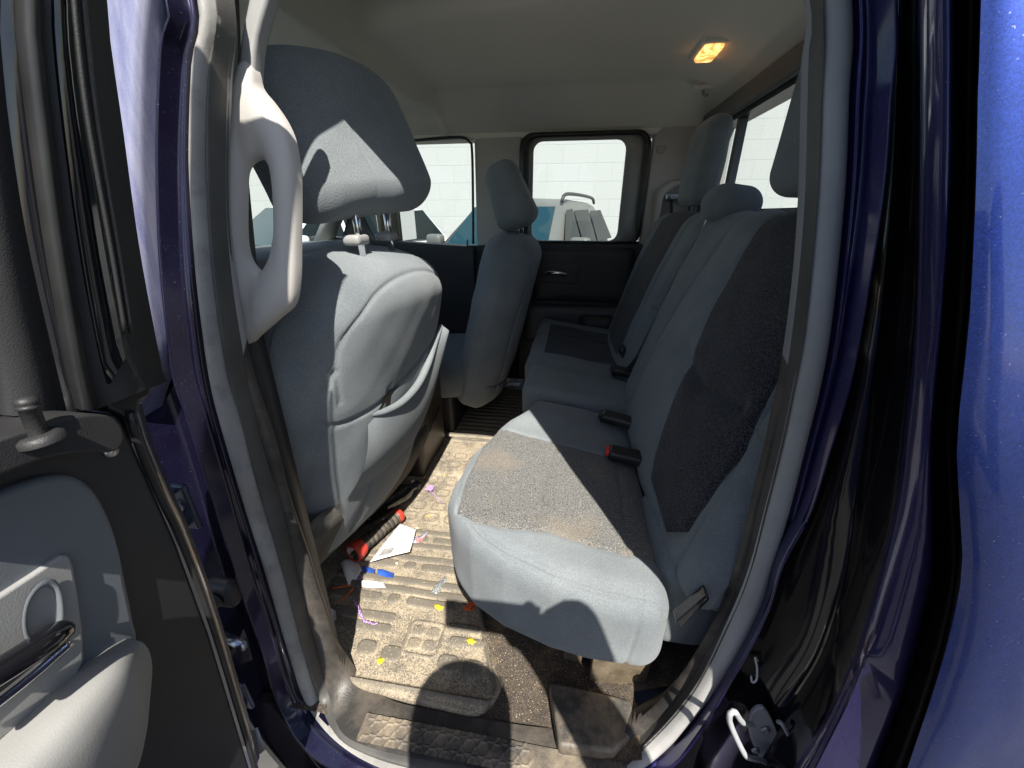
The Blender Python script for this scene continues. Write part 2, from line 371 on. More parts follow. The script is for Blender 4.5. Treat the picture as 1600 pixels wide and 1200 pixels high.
bw = box('block_wall', (-26, 10.5, -.75), (22, 10.8, 5.2), brickmat(), bevel=0, smooth=False)
tag(bw, 'tall white painted concrete block wall behind the parked vehicles', 'wall')

def parked_car(name, loc, yaw, body, label, group):
    t = empty(name, (0, 0, 0)); tag(t, label, 'car', group)
    # body side profile along x (nose at -x), section scaled across y
    xs = np.array([-2.3, -2.25, -2.0, -1.3, -1.05, -.2, .6, 1.6, 2.15, 2.3, 2.32])
    top = np.array([.62, .80, .92, 1.02, 1.04, 1.04, 1.04, 1.05, 1.03, .95, .62])
    bot = np.array([.35, .28, .25, .25, .25, .25, .25, .25, .28, .33, .40]); hw = np.array([.62, .78, .86, .91, .92, .93, .93, .92, .88, .80, .7])
    rings = []
    for x, tz, bz, h in zip(xs, top, bot, hw):
        pr = [(-h*.93, bz), (-h, bz+.15), (-h, (tz+bz)/2+.05), (-h*.96, tz-.06), (-h*.8, tz), (0, tz+.025), (h*.8, tz), (h*.96, tz-.06), (h, (tz+bz)/2+.05), (h, bz+.15), (h*.93, bz)]
        rings.append(np.array([(x, y, z) for y, z in pr]))
    loft('body', rings, body, t, closed=True, caps=True, sub=1)
    gx = [(-1.05, 1.03, .80), (-.35, 1.56, .64), (.1, 1.64, .63), (1.3, 1.62, .62), (1.75, 1.52, .60), (2.15, 1.05, .74)]
    rings = []
    for x, z, h in gx:
        zb = 1.0
        rings.append(np.array([(x, -.84, zb), (x, -h-.01, z-.05), (x, -h*.85, z), (x, 0, z+.02), (x, h*.85, z), (x, h+.01, z-.05), (x, .84, zb)]))
    loft('cabin', rings, body, t)
    mk('windshield', [(-1.03,-.70,1.06),(-1.03,.70,1.06),(-.42,.58,1.53),(-.42,-.58,1.53)], [(0,1,2,3)], M['glass_dark'], t, smooth=False).location += Vector((-.012, 0, .012))
    for s in (-1, 1):
        for x0, x1, x2, x3 in ((-.85, -.32, -.02, -.02), (.04, .04, .80, .80), (.88, .88, 1.62, 1.95)):
            mk('side_window', [(x0, s*.855, 1.07), (x1, s*.685, 1.50), (x2, s*.68, 1.52), (x3, s*.85, 1.07)], [(0,1,2,3)], M['glass_side'], t, smooth=False)
        tube('roof_rail', spline([(-.25, s*.60, 1.60), (-.1, s*.60, 1.69), (.6, s*.59, 1.71), (1.35, s*.59, 1.69), (1.5, s*.59, 1.62)], 20), .022, M['trim_dark'], t)
        V, F, N = rbox((.16, .24, .15), .05, .03); mk('mirror', V+np.array([-.78, s*1.02, 1.13]), F, body, t)
        V, F, N = rbox((.14, .36, .13), .05, .03); mk('headlight', V+np.array([-2.17, s*.60, .78]), F, M['glass_dark'], t)
        for wx in (-1.4, 1.4):
            wv = lathe('wheel', [(0, .15), (0, .33), (.03, .36), (.19, .36), (.22, .33), (.22, .22), (.18, .2), (.18, 0)], (wx, s*.72, .36), (0, s, 0), M['rubber'], t)
            lathe('rim', [(.19, .22), (.225, .2), (.20, .06), (.215, 0)], (wx, s*.72, .36), (0, s, 0), M['steel'], wv)
    t.location = loc; t.rotation_euler = (0, 0, yaw); t.scale = (1.14,)*3
    return t
M['silver_car'] = mat('silver_car_paint', (.11, .115, .11), .5, metal=0, coat=.15)
M['teal_car'] = mat('white_car_paint', (.7, .71, .71), .35, coat=1)
parked_car('parked_suv', (-.80, 6.3, -.75), R(74), M['silver_car'], 'silver crossover with roof rails seen through the far side windows, nose towards the truck', None)
parked_car('parked_car', (-4.6, 6.4, -.75), R(62), M['teal_car'], 'white car beyond the dashboard, seen through the far windshield', None)

# ================================================================== THE TRUCK
T = empty('pickup_truck', (0, .75, -.75))
tag(T, 'midnight blue pickup truck with its rear door open onto grey cloth seats', 'pickup truck')

# ---- door opening: nested outlines (inner to outer)
RK = {
 'R0': (.0, [(366,0),(362,128),(358,220),(359,340),(372,450),(385,530),(400,600),(430,690),(455,790),(485,880),(497,920),(518,985),(537,1050),(557,1090),(588,1117),(640,1135),(787,1162),(876,1172),(940,1168),(1000,1123),(1056,1064),(1113,973),(1146,890),(1180,753),(1203,650),(1222,555),(1238,430),(1247,300),(1252,100),(1255,0)]),
 'R1': (-.006, [(362,0),(355,128),(353,220),(354,340),(364,450),(378,540),(388,600),(412,702),(441,795),(463,887),(478,950),(498,1030),(512,1080),(531,1140),(570,1165),(640,1183),(770,1205),(870,1210),(950,1198),(1012,1140),(1072,1075),(1128,973),(1162,890),(1190,770),(1213,670),(1231,570),(1248,430),(1258,300),(1263,100),(1265,0)]),
 'R2': (-.026, [(336,0),(326,100),(320,200),(321,280),(329,408),(341,510),(356,597),(376,659),(404,772),(442,900),(476,1030),(497,1095),(524,1140),(583,1175),(655,1200),(770,1220),(870,1225),(950,1213),(1022,1155),(1088,1075),(1142,965),(1172,890),(1199,790),(1222,700),(1243,600),(1261,500),(1279,300),(1285,150),(1288,0)]),
 'R3': (-.030, [(310,0),(302,100),(298,200),(298,280),(306,408),(315,495),(329,597),(347,673),(381,787),(412,887),(450,1018),(475,1092),(512,1140),(570,1185),(655,1215),(770,1236),(870,1242),(950,1230),(1040,1172),(1130,1062),(1190,955),(1208,890),(1235,800),(1260,700),(1285,600),(1302,500),(1322,300),(1328,150),(1332,0)]),
 'R4': (-.052, [(264,0),(256,70),(250,200),(250,300),(254,408),(264,510),(276,597),(296,653),(336,781),(370,900),(408,1010),(436,1101),(478,1168),(550,1215),(655,1245),(770,1262),(870,1266),(960,1252),(1060,1185),(1147,1050),(1196,955),(1220,880),(1262,800),(1295,700),(1325,600),(1345,500),(1378,300),(1390,150),(1396,0)]),
}
TOPC = [(-.385, 1.20), (-.378, 1.27), (-.345, 1.325), (-.27, 1.348), (-.1, 1.35), (-.01, 1.345), (.045, 1.32), (.085, 1.27), (.115, 1.20)]
def ringw(key, k, off=0):
    Y0, L = RK[key]; P = []
    zs = (.004, -.002, -.012, -.014, -.040)[k]
    for x, y in L:
        p = aty(x, y, Y0)
        if p[2] < zs+.05:
            q = at(x, y, Z=zs); f = min(1, max(0, (zs+.05-p[2])/.05)); p = p*(1-f)+q*f if p[2] > zs else q
        P.append(p)
    a, b = P[0], P[-1]; n = 9; top = []
    for (tx, tz) in reversed(TOPC):
        top.append(np.array([tx+(.012*k if tx > 0 else -.012*k), Y0+tum(tz), tz+.01*k]))
    # close over the top from the right end to the left end
    if b[2] > 1.14: top = [q for q in top if q[2] > b[2]+.02 or q[0] < 0]
    P = P+top
    return spline(P, 260, closed=True)
RW = {k: ringw(k, i) for i, k in enumerate(RK)}
# align the starts
def mid(a, b, dy=0, f=.5): q = a*(1-f)+b*f; q = q.copy(); q[:, 1] += dy; return q
inner = RW['R0'].copy(); inner[:, 0] += np.where(inner[:, 0] < -.1, -.03, .03)*np.clip(inner[:, 2]/.1, 0, 1); inner[:, 1] += .035; inner[:, 2] -= .006
zz = RW['R0'][:, 2]
mi = []
c = len(RW['R0'])
for ring in range(2):
    for j in range(c): mi.append(1 if zz[j] > .76 else 0)
V = np.vstack([inner, RW['R0'], RW['R1']]); F = gridfaces(3, c, False, True)
mk('opening_trim', V, F, [M['trim_scuffed'], M['trim_mid']], T, matidx=mi)
# bulb seal: fat rounded rubber, then grey dusty flange seal
def bulge(name, A, B, h, m, n=7, parent=T, back=.004, m2=None):
    rings = []
    for i in range(n+1):
        f = i/n; q = mid(A, B, 0, f); q[:, 1] -= h*math.sin(math.pi*f)**.7 if 0 < f < 1 else -back; rings.append(q)
    if m2:
        cx = np.tile(A[:, 0], n); return loft(name, rings, [m, m2], parent, closed=True, matidx=(cx > 0).astype(int))
    return loft(name, rings, m, parent, closed=True)
bulge('inner_door_seal', RW['R1'], mid(RW['R1'], RW['R2'], 0, .90), .009, M['rubber_dusty'])
bulge('outer_door_seal', mid(RW['R1'], RW['R2'], 0, 1.02), RW['R3'], .008, M['rubber_grey'], m2=M['rubber_lit_tone'])
# painted flange of the opening
rings = [RW['R3']+np.array([0, .012, 0]), mid(RW['R3'], RW['R4'], -.002, .08), mid(RW['R3'], RW['R4'], -.004, .2), mid(RW['R3'], RW['R4'], .008, .45), mid(RW['R3'], RW['R4'], .008, .7), mid(RW['R3'], RW['R4'], -.006, .86), mid(RW['R3'], RW['R4'], -.006, .96), RW['R4']]
loft('door_opening_flange', rings, [M['paint'], M['paint_lit_tone']], T, closed=True, matidx=(np.tile(RW['R4'][:, 0], len(rings)-1) > 0).astype(int))

# ---- right hand jamb: recess, step, shut gap and body side
def vline(Y0, L, top=1.43, bot=-.35, n=70):
    P = [aty(x, y, Y0) for x, y in L]
    d0 = (P[0]-P[1]); d0 /= abs(d0[2]); P = [P[0]+d0*(top-P[0][2])]+P
    P[0][1] = Y0+tum(top)
    d1 = P[-1]-P[-2]; d1 /= abs(d1[2])+1e-9
    if P[-1][2] > bot: P = P+[P[-1]+d1*(P[-1][2]-bot)]
    return spline(P, n)
J = {
 'a': vline(-.052, [(1394,0),(1389,150),(1377,300),(1344,500),(1324,600),(1294,700),(1260,800),(1218,890),(1180,990),(1120,1100),(1050,1200)]),
 'b': vline(-.036, [(1405,0),(1400,150),(1390,300),(1362,500),(1345,600),(1322,700),(1290,800),(1255,890),(1215,1000),(1165,1100),(1110,1200)]),
 'c': vline(-.06, [(1430,0),(1430,150),(1428,300),(1412,500),(1395,600),(1375,700),(1350,800),(1330,900),(1290,1020),(1240,1100),(1180,1200)]),
 'd': vline(-.125, [(1437,0),(1437,150),(1436,300),(1430,500),(1418,620),(1410,700),(1395,800),(1372,895),(1340,1000),(1300,1100),(1240,1200)]),
 'e': vline(-.160, [(1448,0),(1448,150),(1447,300),(1440,500),(1430,620),(1421,700),(1410,800),(1390,895),(1362,1000),(1325,1100),(1275,1200)]),
 'f': vline(-.166, [(1466,0),(1467,150),(1466,300),(1458,500),(1444,600),(1436,700),(1428,800),(1415,895),(1392,1000),(1355,1100),(1310,1200)]),
 'g': vline(-.172, [(1484,0),(1484,150),(1482,300),(1470,500),(1460,600),(1452,700),(1450,800),(1448,895),(1424,1000),(1392,1100),(1350,1200)]),
 'h': vline(-.155, [(1494,0),(1494,150),(1490,300),(1474,500),(1466,600),(1460,700),(1462,800),(1463,895),(1440,1000),(1410,1100),(1370,1200)]),
}
loft('rear_jamb', [J['a'], J['a']*.5+J['b']*.5+np.array([0,.004,0]), J['b'], J['c']*.6+J['b']*.4, J['c'], J['d']], M['black_gloss'], T)
fd = J['f'].copy(); zc = fd[:, 2]; fd[:, 1] += np.where(zc < .55, .022*np.clip((.55-zc)/.05, 0, 1), 0)
loft('rear_jamb_step', [J['d'], J['e'], fd, J['g'], J['h']], M['paint_lit_tone'], T)
i1 = vline(-.10, [(1500,0),(1500,150),(1496,300),(1482,500),(1473,600),(1467,700),(1470,800),(1472,895),(1450,1000),(1420,1100),(1382,1200)])
i2 = vline(-.10, [(1525,0),(1520,150),(1517,300),(1508,500),(1498,600),(1490,700),(1494,800),(1498,895),(1476,1000),(1446,1100),(1410,1200)])
i3 = vline(-.195, [(1533,0),(1528,150),(1525,300),(1515,500),(1504,600),(1495,700),(1500,800),(1503,895),(1482,1000),(1452,1100),(1418,1200)])
loft('body_seam', [J['h'], i1, i2, i3], M['rubber'], T)
for q in (.25, .6):
    tube('seam_bead', i1*(1-q)+i2*q+np.array([0, -.035, 0]), .0035, M['rubber'], T)
# outer body side to the right of the shut gap, with a belt crease and a dent
rings = []
for k_, dx in enumerate(np.r_[0, .003, .008, np.linspace(.02, 1.6, 60)]):
    q = i3.copy(); q[:, 0] += dx
    q[:, 0] = q[:, 0]*(1-min(1, dx/.3))+(i3[0, 0]+dx+.1*0)*min(1, dx/.3) if dx > .3 else q[:, 0]
    q[:, 1] -= .006*min(1, dx/.01)
    z = q[:, 2]
    q[:, 1] -= .012*np.clip((z-.30)/.35, 0, 1)*np.clip((.80-z)/.3, 0, 1)*min(1, dx/.02)
    q[:, 1] += .006*np.exp(-((z-.40)/.015)**2-((q[:, 0]-.46)/.06)**2)
    q[:, 1] += .004*np.exp(-((z-.66)/.010)**2-((q[:, 0]-.37)/.04)**2)
    rings.append(q)
loft('bed_side', rings, M['paint_body'], T)

# ---- left hand jamb: hinge pillar and the closed front door beyond the open one
L4 = vline(-.052, [(264,0),(256,70),(250,200),(250,300),(254,408),(264,510),(276,597),(296,653),(336,781),(370,900),(408,1010),(436,1101),(470,1160),(500,1200)])
zc = L4[:, 2]
L4full = L4.copy(); L4 = resample(L4[L4[:, 2] < .74], 50)
La = L4+np.array([-.006, .02, 0]); Lb = L4+np.array([-.055, .022, 0]); Lc = L4+np.array([-.062, -.01, 0]); Ld = L4+np.array([-.085, -.014, 0])
Le = L4+np.array([-.088, .03, 0])
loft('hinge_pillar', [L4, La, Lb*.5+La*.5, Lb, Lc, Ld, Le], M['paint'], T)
# front door skin
V = []; xs = np.linspace(-.545, -1.45, 40); zs = np.linspace(-.35, .80, 40)
for x in xs:
    for z in zs:
        V.append((x, -.125+.02*((z-.45)/.5)**2*(z > .45)+.03*max(0, .1-z)*1.+.02*((-.9-x)/.4)**2*(x < -.9), z))
mk('front_door_skin', V, gridfaces(40, 40), M['paint_dust_glare'], T)
rings = []
o4 = np.argsort(L4full[:, 2])
for z in np.linspace(.60, 1.42, 34):
    y = -.066+tum(z); xr = float(np.interp(z, L4full[o4, 2], L4full[o4, 0]))-.003-.10*max(0, .74-z)/.14
    rings.append(np.array([(xr, y+.03, z), (xr-.001, y+.002, z), (xr-.003, y-.003, z), (xr-.010, y-.007, z), (xr-.05, y-.010, z), (xr-.12, y-.006, z), (-.655, y-.002, z), (-.66, y+.02, z), (-.65, y+.05, z)]))
loft('front_door_frame', rings, M['paint_dust_glare'], T)
mk('front_door_glass', [(-.645, -.10, .79), (-1.42, -.09, .79), (-1.05, .0+tum(1.3)-.1, 1.3), (-.65, -.1+tum(1.3), 1.3)], [(0,1,2,3)], M['glass'], T, smooth=False)
# front door handle (seen in the gap under the open door's frame)
hd = box('front_door_handle', (-.70, -.175, .60), (-.565, -.145, .635), M['paint_body'], T, bevel=.012, seg=4)

# sill outside and body below
box('rocker_panel', (-.50, -.26, -.50), (.42, -.10, -.12), M['paint'], T, bevel=.02, seg=4)

# ---- sill plate inside, with cast hexagons
def heightgrid(name, x0, x1, y0, y1, n, m, zf, mt, parent, attrf=None, **k):
    X, Y = np.meshgrid(np.linspace(x0, x1, n), np.linspace(y0, y1, m), indexing='ij')
    Z = zf(X, Y); V = np.stack([X.ravel(), Y.ravel(), Z.ravel()], 1)
    return mk(name, V, gridfaces(n, m), mt, parent, attr=({'mask': attrf(X, Y, Z).ravel()} if attrf else None), **k)
def sillz(X, Y):
    z = .008+0*X
    h = np.zeros_like(z)
    for j in range(3):
        for i in range(26):
            cx = -.33+.026*i+(.013 if j % 2 else 0); cy = -.084+.0235*j
            if cx > -.02: continue
            d = np.maximum.reduce([abs((X-cx)*math.cos(a)+(Y-cy)*math.sin(a)) for a in (R(30), R(90), R(150))])
            h += .0022*np.exp(-((d-.0105)/.0014)**2)
    return z+h
M['sillplate'] = mat('dusty_sill_plastic', (.055, .052, .048), .55, wear=(.26, .21, .15), wscale=12, wcut=.50, bump=.4, bscale=300)
heightgrid('sill_plate', -.345, .16, -.084, -.040, 260, 60, sillz, M['sillplate'], T)
# floor pan and carpet
def floorz(X, Y):
    z = -.012+.02*np.clip((X+.02)/.1, 0, 1)*np.clip((.3-Y)/.2, 0, 1)
    z = z+.11*np.clip((X-.10)/.2, 0, 1)**1.2
    z = z+.10*np.exp(-((Y-.76)/.11)**4)*0
    return z+.002*np.sin(X*60)*np.sin(Y*50)
heightgrid('floor_carpet', -1.45, .17, -.046, 1.56, 140, 120, floorz, M['carpet_sandy'], T)
heightgrid('rear_floor_carpet', .168, .50, .06, 1.56, 40, 100, floorz, M['carpet_sandy'], T)
box('floor_pan', (-1.5, -.03, -.06), (.55, 1.6, -.025), M['rubber'], T, bevel=0)
# dirty plastic jack cover at the foot of the bench
P = [at(*p, Z=.035) for p in [(858,1062),(1000,1095),(990,1150),(960,1175),(873,1166)]]
prism('storage_cover', P, (0, 0, -.04), M['sillplate'], T, bevel=.008)
# ---- shell: far side, roof, rear wall, floor
OUT = M['paint_body']
box('roof_skin', (-1.02, .14, 1.40), (.58, 1.50, 1.42), OUT, T, bevel=.01)
rings = []
for x in np.linspace(-1.05, .56, 3):
    rings.append(np.array([(x, .08, 1.34), (x, .085, 1.375), (x, .15, 1.41), (x, .17, 1.39), (x, .12, 1.35)]))
loft('roof_rail_near', rings, OUT, T)
rings = [q*np.array([1, -1, 1])+np.array([0, 1.62, 0]) for q in rings]
loft('roof_rail_far', rings, OUT, T)

# headliner with its pressed recesses
def headz(X, Y):
    e1 = np.clip((Y-.10)/.2, 0, 1); e = np.clip((1.54-Y)/.32, 0, 1); z = np.minimum(1.222+.125*np.sin(e*math.pi/2), 1.325+.022*np.sin(e1*math.pi/2))
    b = np.clip((.53-X)/.22, 0, 1); z = np.minimum(z, 1.245+.09*np.sin(b*math.pi/2))
    s = 1/(1+np.exp(-(X+.60)/.008)); z = z-.05*(1-s)*np.clip((1.45-Y)/.2, 0, 1)
    z = z-.006*np.exp(-((X+.59)/.018)**2)
    lv = Y-(.80-.12*(X+.6)/.6); z = z+.034/(1+np.exp(lv/.008))*(X > -.6)*np.clip((Y-.1)/.2, 0, 1)
    z = z-.006*np.exp(-(lv/.02)**2)*(X > -.6)
    return z
heightgrid('headliner', -1.0, .54, .125, 1.56, 200, 160, headz, M['headliner'], T)
# ---- far side: B-pillar, roof side, C-pillar trim, door
YF = 1.535
box('far_roof_side_trim', (-1.1, YF-.005, 1.205), (.56, YF+.10, 1.31), M['headliner'], T, bevel=.01)
def rrect(x0, x1, z0, z1, r, n=6, lean=0):
    P = []
    for cx, cz, a0 in ((x1-r, z1-r, 0), (x0+r, z1-r, 90), (x0+r, z0+r, 180), (x1-r, z0+r, 270)):
        for i in range(n+1):
            a = R(a0+90*i/n); z = cz+r*math.sin(a); P.append((cx+r*math.cos(a)+lean*(z-z0), z))
    return P
def frame(name, outer, inner, y0, y1, m, parent, n=120, bev=.0):
    o = resample(np.array([(x, y0, z) for x, z in outer]), n, True); i = resample(np.array([(x, y0, z) for x, z in inner]), n, True)
    o2 = o.copy(); o2[:, 1] = y1; i2 = i.copy(); i2[:, 1] = y1
    return loft(name, [o2, o, i, i2], m, parent, closed=True)
M['door_lower'] = mat('door_lower_grey', (.055, .057, .062), .5, bump=.1)
# window outlines on the far side (x, z)
rw = rrect(-.235, .265, .783, 1.200, .045); rwi = rrect(-.215, .200, .79, 1.190, .035)
fw_ = [(-.500,.762),(-.480,.772),(-.480,1.150),(-.495,1.190),(-.53,1.205),(-.86,1.185),(-.93,1.14),(-1.13,.80),(-1.12,.765)]
box('far_b_pillar_lower', (-.52,1.515,-.02),(-.24,1.58,.762), M['trim_dark'], T, bevel=0)
box('far_inner_sill', (-1.4,1.50,-.03),(.5,1.56,.02), M['trim_dark'], T, bevel=.008)
# B pillar trim and roof rail surround (light), C pillar trim
prism('far_b_pillar_trim', [(-.470,1.515,.76),(-.260,1.515,.76),(-.255,1.53,1.215),(-.29,1.535,1.235),(-.45,1.535,1.235),(-.47,1.53,1.20)], (0, .06, 0), M['trim_light'], T, bevel=.012)
tube('far_front_door_seal', spline([(-.487,1.515,.77),(-.477,1.518,1.15),(-.495,1.52,1.20),(-.56,1.523,1.215),(-.86,1.523,1.20)], 40), .006, M['rubber'], T)
prism('far_c_pillar_trim', [(.296,1.52,.74),(.298,1.522,1.19),(.33,1.525,1.235),(.56,1.525,1.235),(.56,1.52,.74)], (0, .06, 0), M['trim_light'], T, bevel=.010)
# retractor bezel on the C pillar trim and its little badge outline
ub = spline([(.335,1.51,.84),(.335,1.51,.98),(.36,1.51,1.02),(.40,1.51,1.035),(.46,1.51,1.035)], 30)
loft('belt_retractor_cover', [ub+np.array([0,.01,0]), ub+np.array([.008,-.018,-.006]), ub+np.array([.03,-.02,-.02]), ub+np.array([.035,.012,-.03])], M['trim_light'], T)
box('belt_guide', (.372, 1.485, .955), (.45, 1.515, .985), M['steel'], T, bevel=.008)
tube('airbag_mark', spline([(.318,1.517,1.160),(.352,1.517,1.160),(.350,1.517,1.142),(.335,1.517,1.135),(.32,1.517,1.142)], 30, True), .0012, M['trim_mid'], T, n=6, closed=True)
# far rear door: panel with pull, armrest, pocket; frame; glass
FD = mk('far_rear_door', *prism_vf([(-.26,1.50,-.02),(.31,1.50,-.02),(.31,1.50,.778),(-.26,1.50,.778)], (0,.10,0)), M['trim_dark'], T, bevel=.008)
V, F, N = rbox((.47, .05, .25), .022, .02); mk('upper_panel', V+np.array([.045, 1.497, .635]), F, M['trim_dark'], FD)
V, F, N = rbox((.50, .07, .19), .03, .02); mk('armrest', V+np.array([.02, 1.487, .40]), F, M['door_lower'], FD)
V, F, N = rbox((.17, .04, .10), .03, .015); mk('door_pocket', V+np.array([.13, 1.447, .41]), F, M['trim_dark'], FD)
prism('handle_bezel', [(-.175,1.470,.60),(-.175,1.470,.70),(.02,1.470,.70),(.035,1.470,.68),(.03,1.470,.61),(.015,1.470,.595)], (0,.02,0), M['trim_dark'], FD, bevel=.006)
hp = spline([(-.125,1.462,.645),(-.10,1.450,.652),(-.06,1.447,.650),(-.03,1.455,.642)], 20)
tube('inner_handle', hp, .014, M['chrome'], FD, n=12, flat=.7)
frame('far_window_seal', rrect(-.262, .292, .765, 1.222, .06), rrect(-.228,.272,.783,1.205,.045), 1.508, 1.56, M['rubber'], T)
frame('window_surround', rrect(-.228,.272,.783,1.205,.045), rrect(-.205,.195,.787,1.195,.04), 1.520, 1.56, M['trim_mid'], FD)
mk('far_rear_window', [(-.23,1.55,.77),(.22,1.55,.77),(.22,1.56,1.21),(-.23,1.56,1.21)], [(0,1,2,3)], M['glass'], T, smooth=False)
tube('belt_seal', [(-.24,1.512,.782),(.29,1.512,.782)], .006, M['rubber'], FD)
# far front door
FF = mk('far_front_door', *prism_vf([(-.48,1.50,-.02),(-1.35,1.50,-.02),(-1.35,1.50,.80),(-.48,1.50,.757)], (0,.10,0)), M['trim_dark'], T, bevel=.01)
lathe('lock_pin', [(0,.004),(.03,.004),(.035,.002),(.036,0)], (-.515,1.51,.755), (0,0,1), M['rubber'], FF, n=10)
prism('sail_panel', [(-1.00,1.50,.77),(-1.17,1.50,.78),(-1.10,1.50,.92),(-1.07,1.505,.935)], (0,.05,0), M['rubber'], FF, bevel=.004)
mk('far_front_window', [(-.47,1.555,.75),(-1.15,1.555,.77),(-.92,1.57,1.20),(-.47,1.57,1.22)], [(0,1,2,3)], M['glass'], T, smooth=False)
# door mirror outside the far front window
V, F, N = rbox((.14, .26, .24), .05, .02); mm = mk('far_door_mirror', V+np.array([-1.00, 1.80, .86]), F, M['black_gloss'], T)
mk('mirror_glass', [(-.927,1.70,.77),(-.927,1.90,.77),(-.927,1.90,.95),(-.927,1.70,.95)], [(0,1,2,3)], M['chrome'], mm, smooth=False)
# A pillar far, windshield, near A pillar, cowl
def pillar(name, a, b, wd, m):
    a, b = np.array(a), np.array(b); 
    V, F = tube_vf([a, a*.5+b*.5+np.array([0,0,.01]), b], wd, n=12, flat=.6); return mk(name, V, F, m, T)
pillar('far_a_pillar_trim', (-1.26, 1.47, .76), (-.88, 1.46, 1.27), .06, M['trim_light'])
pillar('near_a_pillar_trim', (-1.26, .06, .76), (-.90, .14, 1.27), .06, M['trim_light'])
mk('windshield', [(-1.30,.05,.76),(-1.30,1.5,.76),(-.92,1.45,1.30),(-.92,.12,1.30)], [(0,1,2,3)], M['glass'], T, smooth=False)
box('far_outer_sill', (-1.5,1.5,-.35),(.6,1.66,.02), OUT, T, bevel=.02)
box('far_rear_corner', (.30,1.56,0),(.60,1.64,1.30), OUT, T, bevel=.01)
box('far_front_skin', (-1.5,1.605,0),(.30,1.64,.755), OUT, T, bevel=.01)
# near side: cab corner behind the jamb, and an unseen filler against light leaks
box('near_rear_corner', (.34,.06,-.1),(.60,.10,1.22), M['trim_dark'], T, bevel=0)
box('near_light_filler', (.172,.105,1.17),(.58,.135,1.41), M['trim_dark'], T, bevel=0)  # unseen box added to keep stray sun off the middle cushion
box('cowl', (-1.75,.0,-.2),(-1.36,1.6,.70), M['trim_dark'], T, bevel=.02)
# rear wall with sliding window
XB = .50
def rwall():
    vf = []
    vf.append(box_vf((XB, .02, 0), (XB+.08, 1.58, .905)))
    vf.append(box_vf((XB, .02, 1.20), (XB+.08, 1.58, 1.36)))
    vf.append(box_vf((XB, .02, .905), (XB+.08, .18, 1.20))); vf.append(box_vf((XB, 1.43, .905), (XB+.08, 1.58, 1.20)))
    return merge(*vf)
mk('rear_wall', *rwall(), M['trim_mid'], T, smooth=False)
box('rear_wall_upper_trim', (XB-.025,.05,1.198),(XB-.002,1.50,1.26), M['dash'], T, bevel=.008)
fr = [box_vf((XB-.004,.18,1.185),(XB+.03,1.43,1.203)), box_vf((XB-.004,.18,.902),(XB+.03,1.43,.915)), box_vf((XB-.004,.178,.90),(XB+.03,.195,1.20)), box_vf((XB-.004,1.415,.90),(XB+.03,1.432,1.20))]
rwf = mk('rear_window_frame', *merge(*fr), M['rubber'], T, smooth=False)
for y in (.62, 1.16): box('slider_post', (XB+.002,y-.014,.915),(XB+.028,y+.014,1.186), M['dash'], rwf, bevel=.003)
mk('rear_window', [(XB+.02,.18,.90),(XB+.02,1.43,.90),(XB+.02,1.43,1.20),(XB+.02,.18,1.20)], [(0,1,2,3)], M['glass'], T, smooth=False)
# dome lamp and coat hook
hz = float(headz(np.array([.345]), np.array([1.03]))[0])
V, F, N = rbox((.075, .150, .022), .010, .006); dl = mk('dome_lamp', V+np.array([.345, 1.03, hz+.003]), F, M['headliner'], T)
M['lamp_lens'] = mat('lit_lamp_lens', (.9, .55, .25), .25, emit=(1, .40, .10), es=1.5, bump=1., bscale=60)
_n = M['lamp_lens'].node_tree; _p = _n.nodes['Principled BSDF']; _tc = _n.nodes.new('ShaderNodeTexCoord')
_w = _n.nodes.new('ShaderNodeTexVoronoi'); _w.inputs['Scale'].default_value = 55; _n.links.new(_tc.outputs['Object'], _w.inputs['Vector'])
_r = _n.nodes.new('ShaderNodeValToRGB'); _r.color_ramp.elements[0].color = (1, .55, .18, 1); _r.color_ramp.elements[1].color = (.45, .13, .02, 1); _r.color_ramp.elements[0].position = .15; _r.color_ramp.elements[1].position = .75
_n.links.new(_w.outputs['Distance'], _r.inputs[0]); _n.links.new(_r.outputs[0], _p.inputs['Emission Color'])
V, F, N = rbox((.052, .115, .020), .009, .006); mk('lamp_lens', V+np.array([.345, 1.03, hz-.009]), F, M['lamp_lens'], dl)
hz2 = float(headz(np.array([.43]), np.array([1.30]))[0])
V, F, N = rbox((.09, .04, .012), .006, .006); ch = mk('coat_hook', V+np.array([.42, 1.30, hz2]), F, M['headliner'], T)
tube('hook', spline([(.41,1.30,hz2-.004),(.415,1.30,hz2-.02),(.43,1.30,hz2-.022)], 12), .005, M['trim_mid'], ch)

# ---- dashboard, wheel, console
rings = []
for y in np.linspace(.05, 1.5, 30):
    b = .01*math.exp(-((y-.42)/.2)**4)
    rings.append(np.array([(-1.42, y, .77), (-1.2, y, .785+b), (-1.06, y, .785+b), (-1.0, y, .765+b), (-.985, y, .72), (-1.02, y, .66), (-1.0, y, .45), (-1.1, y, .25), (-1.4, y, .2)]))
loft('dashboard', rings, M['dash'], T)
a = np.linspace(0, 2*math.pi, 60, endpoint=False)
wc = np.array([-.86, .40, .68]); sw = [wc+.19*(np.array([0, 1, 0])*math.cos(t)+np.array([-.42, 0, .907])*math.sin(t)) for t in a]
swo = tube('steering_wheel', sw, .015, M['rubber'], T, closed=True, n=12)
lathe('wheel_hub', [(0,.001),(0,.06),(.02,.07),(.04,.05),(.045,0)], wc-np.array([.05,0,.02]), (.9,0,.42), M['trim_dark'], swo)
for t in (R(0), R(180), R(270)):
    e = wc+.185*(np.array([0, 1, 0])*math.cos(t)+np.array([-.42, 0, .907])*math.sin(t))
    tube('wheel_spoke', [wc-np.array([.02,0,0]), e], .014, M['chrome'], swo, n=10)
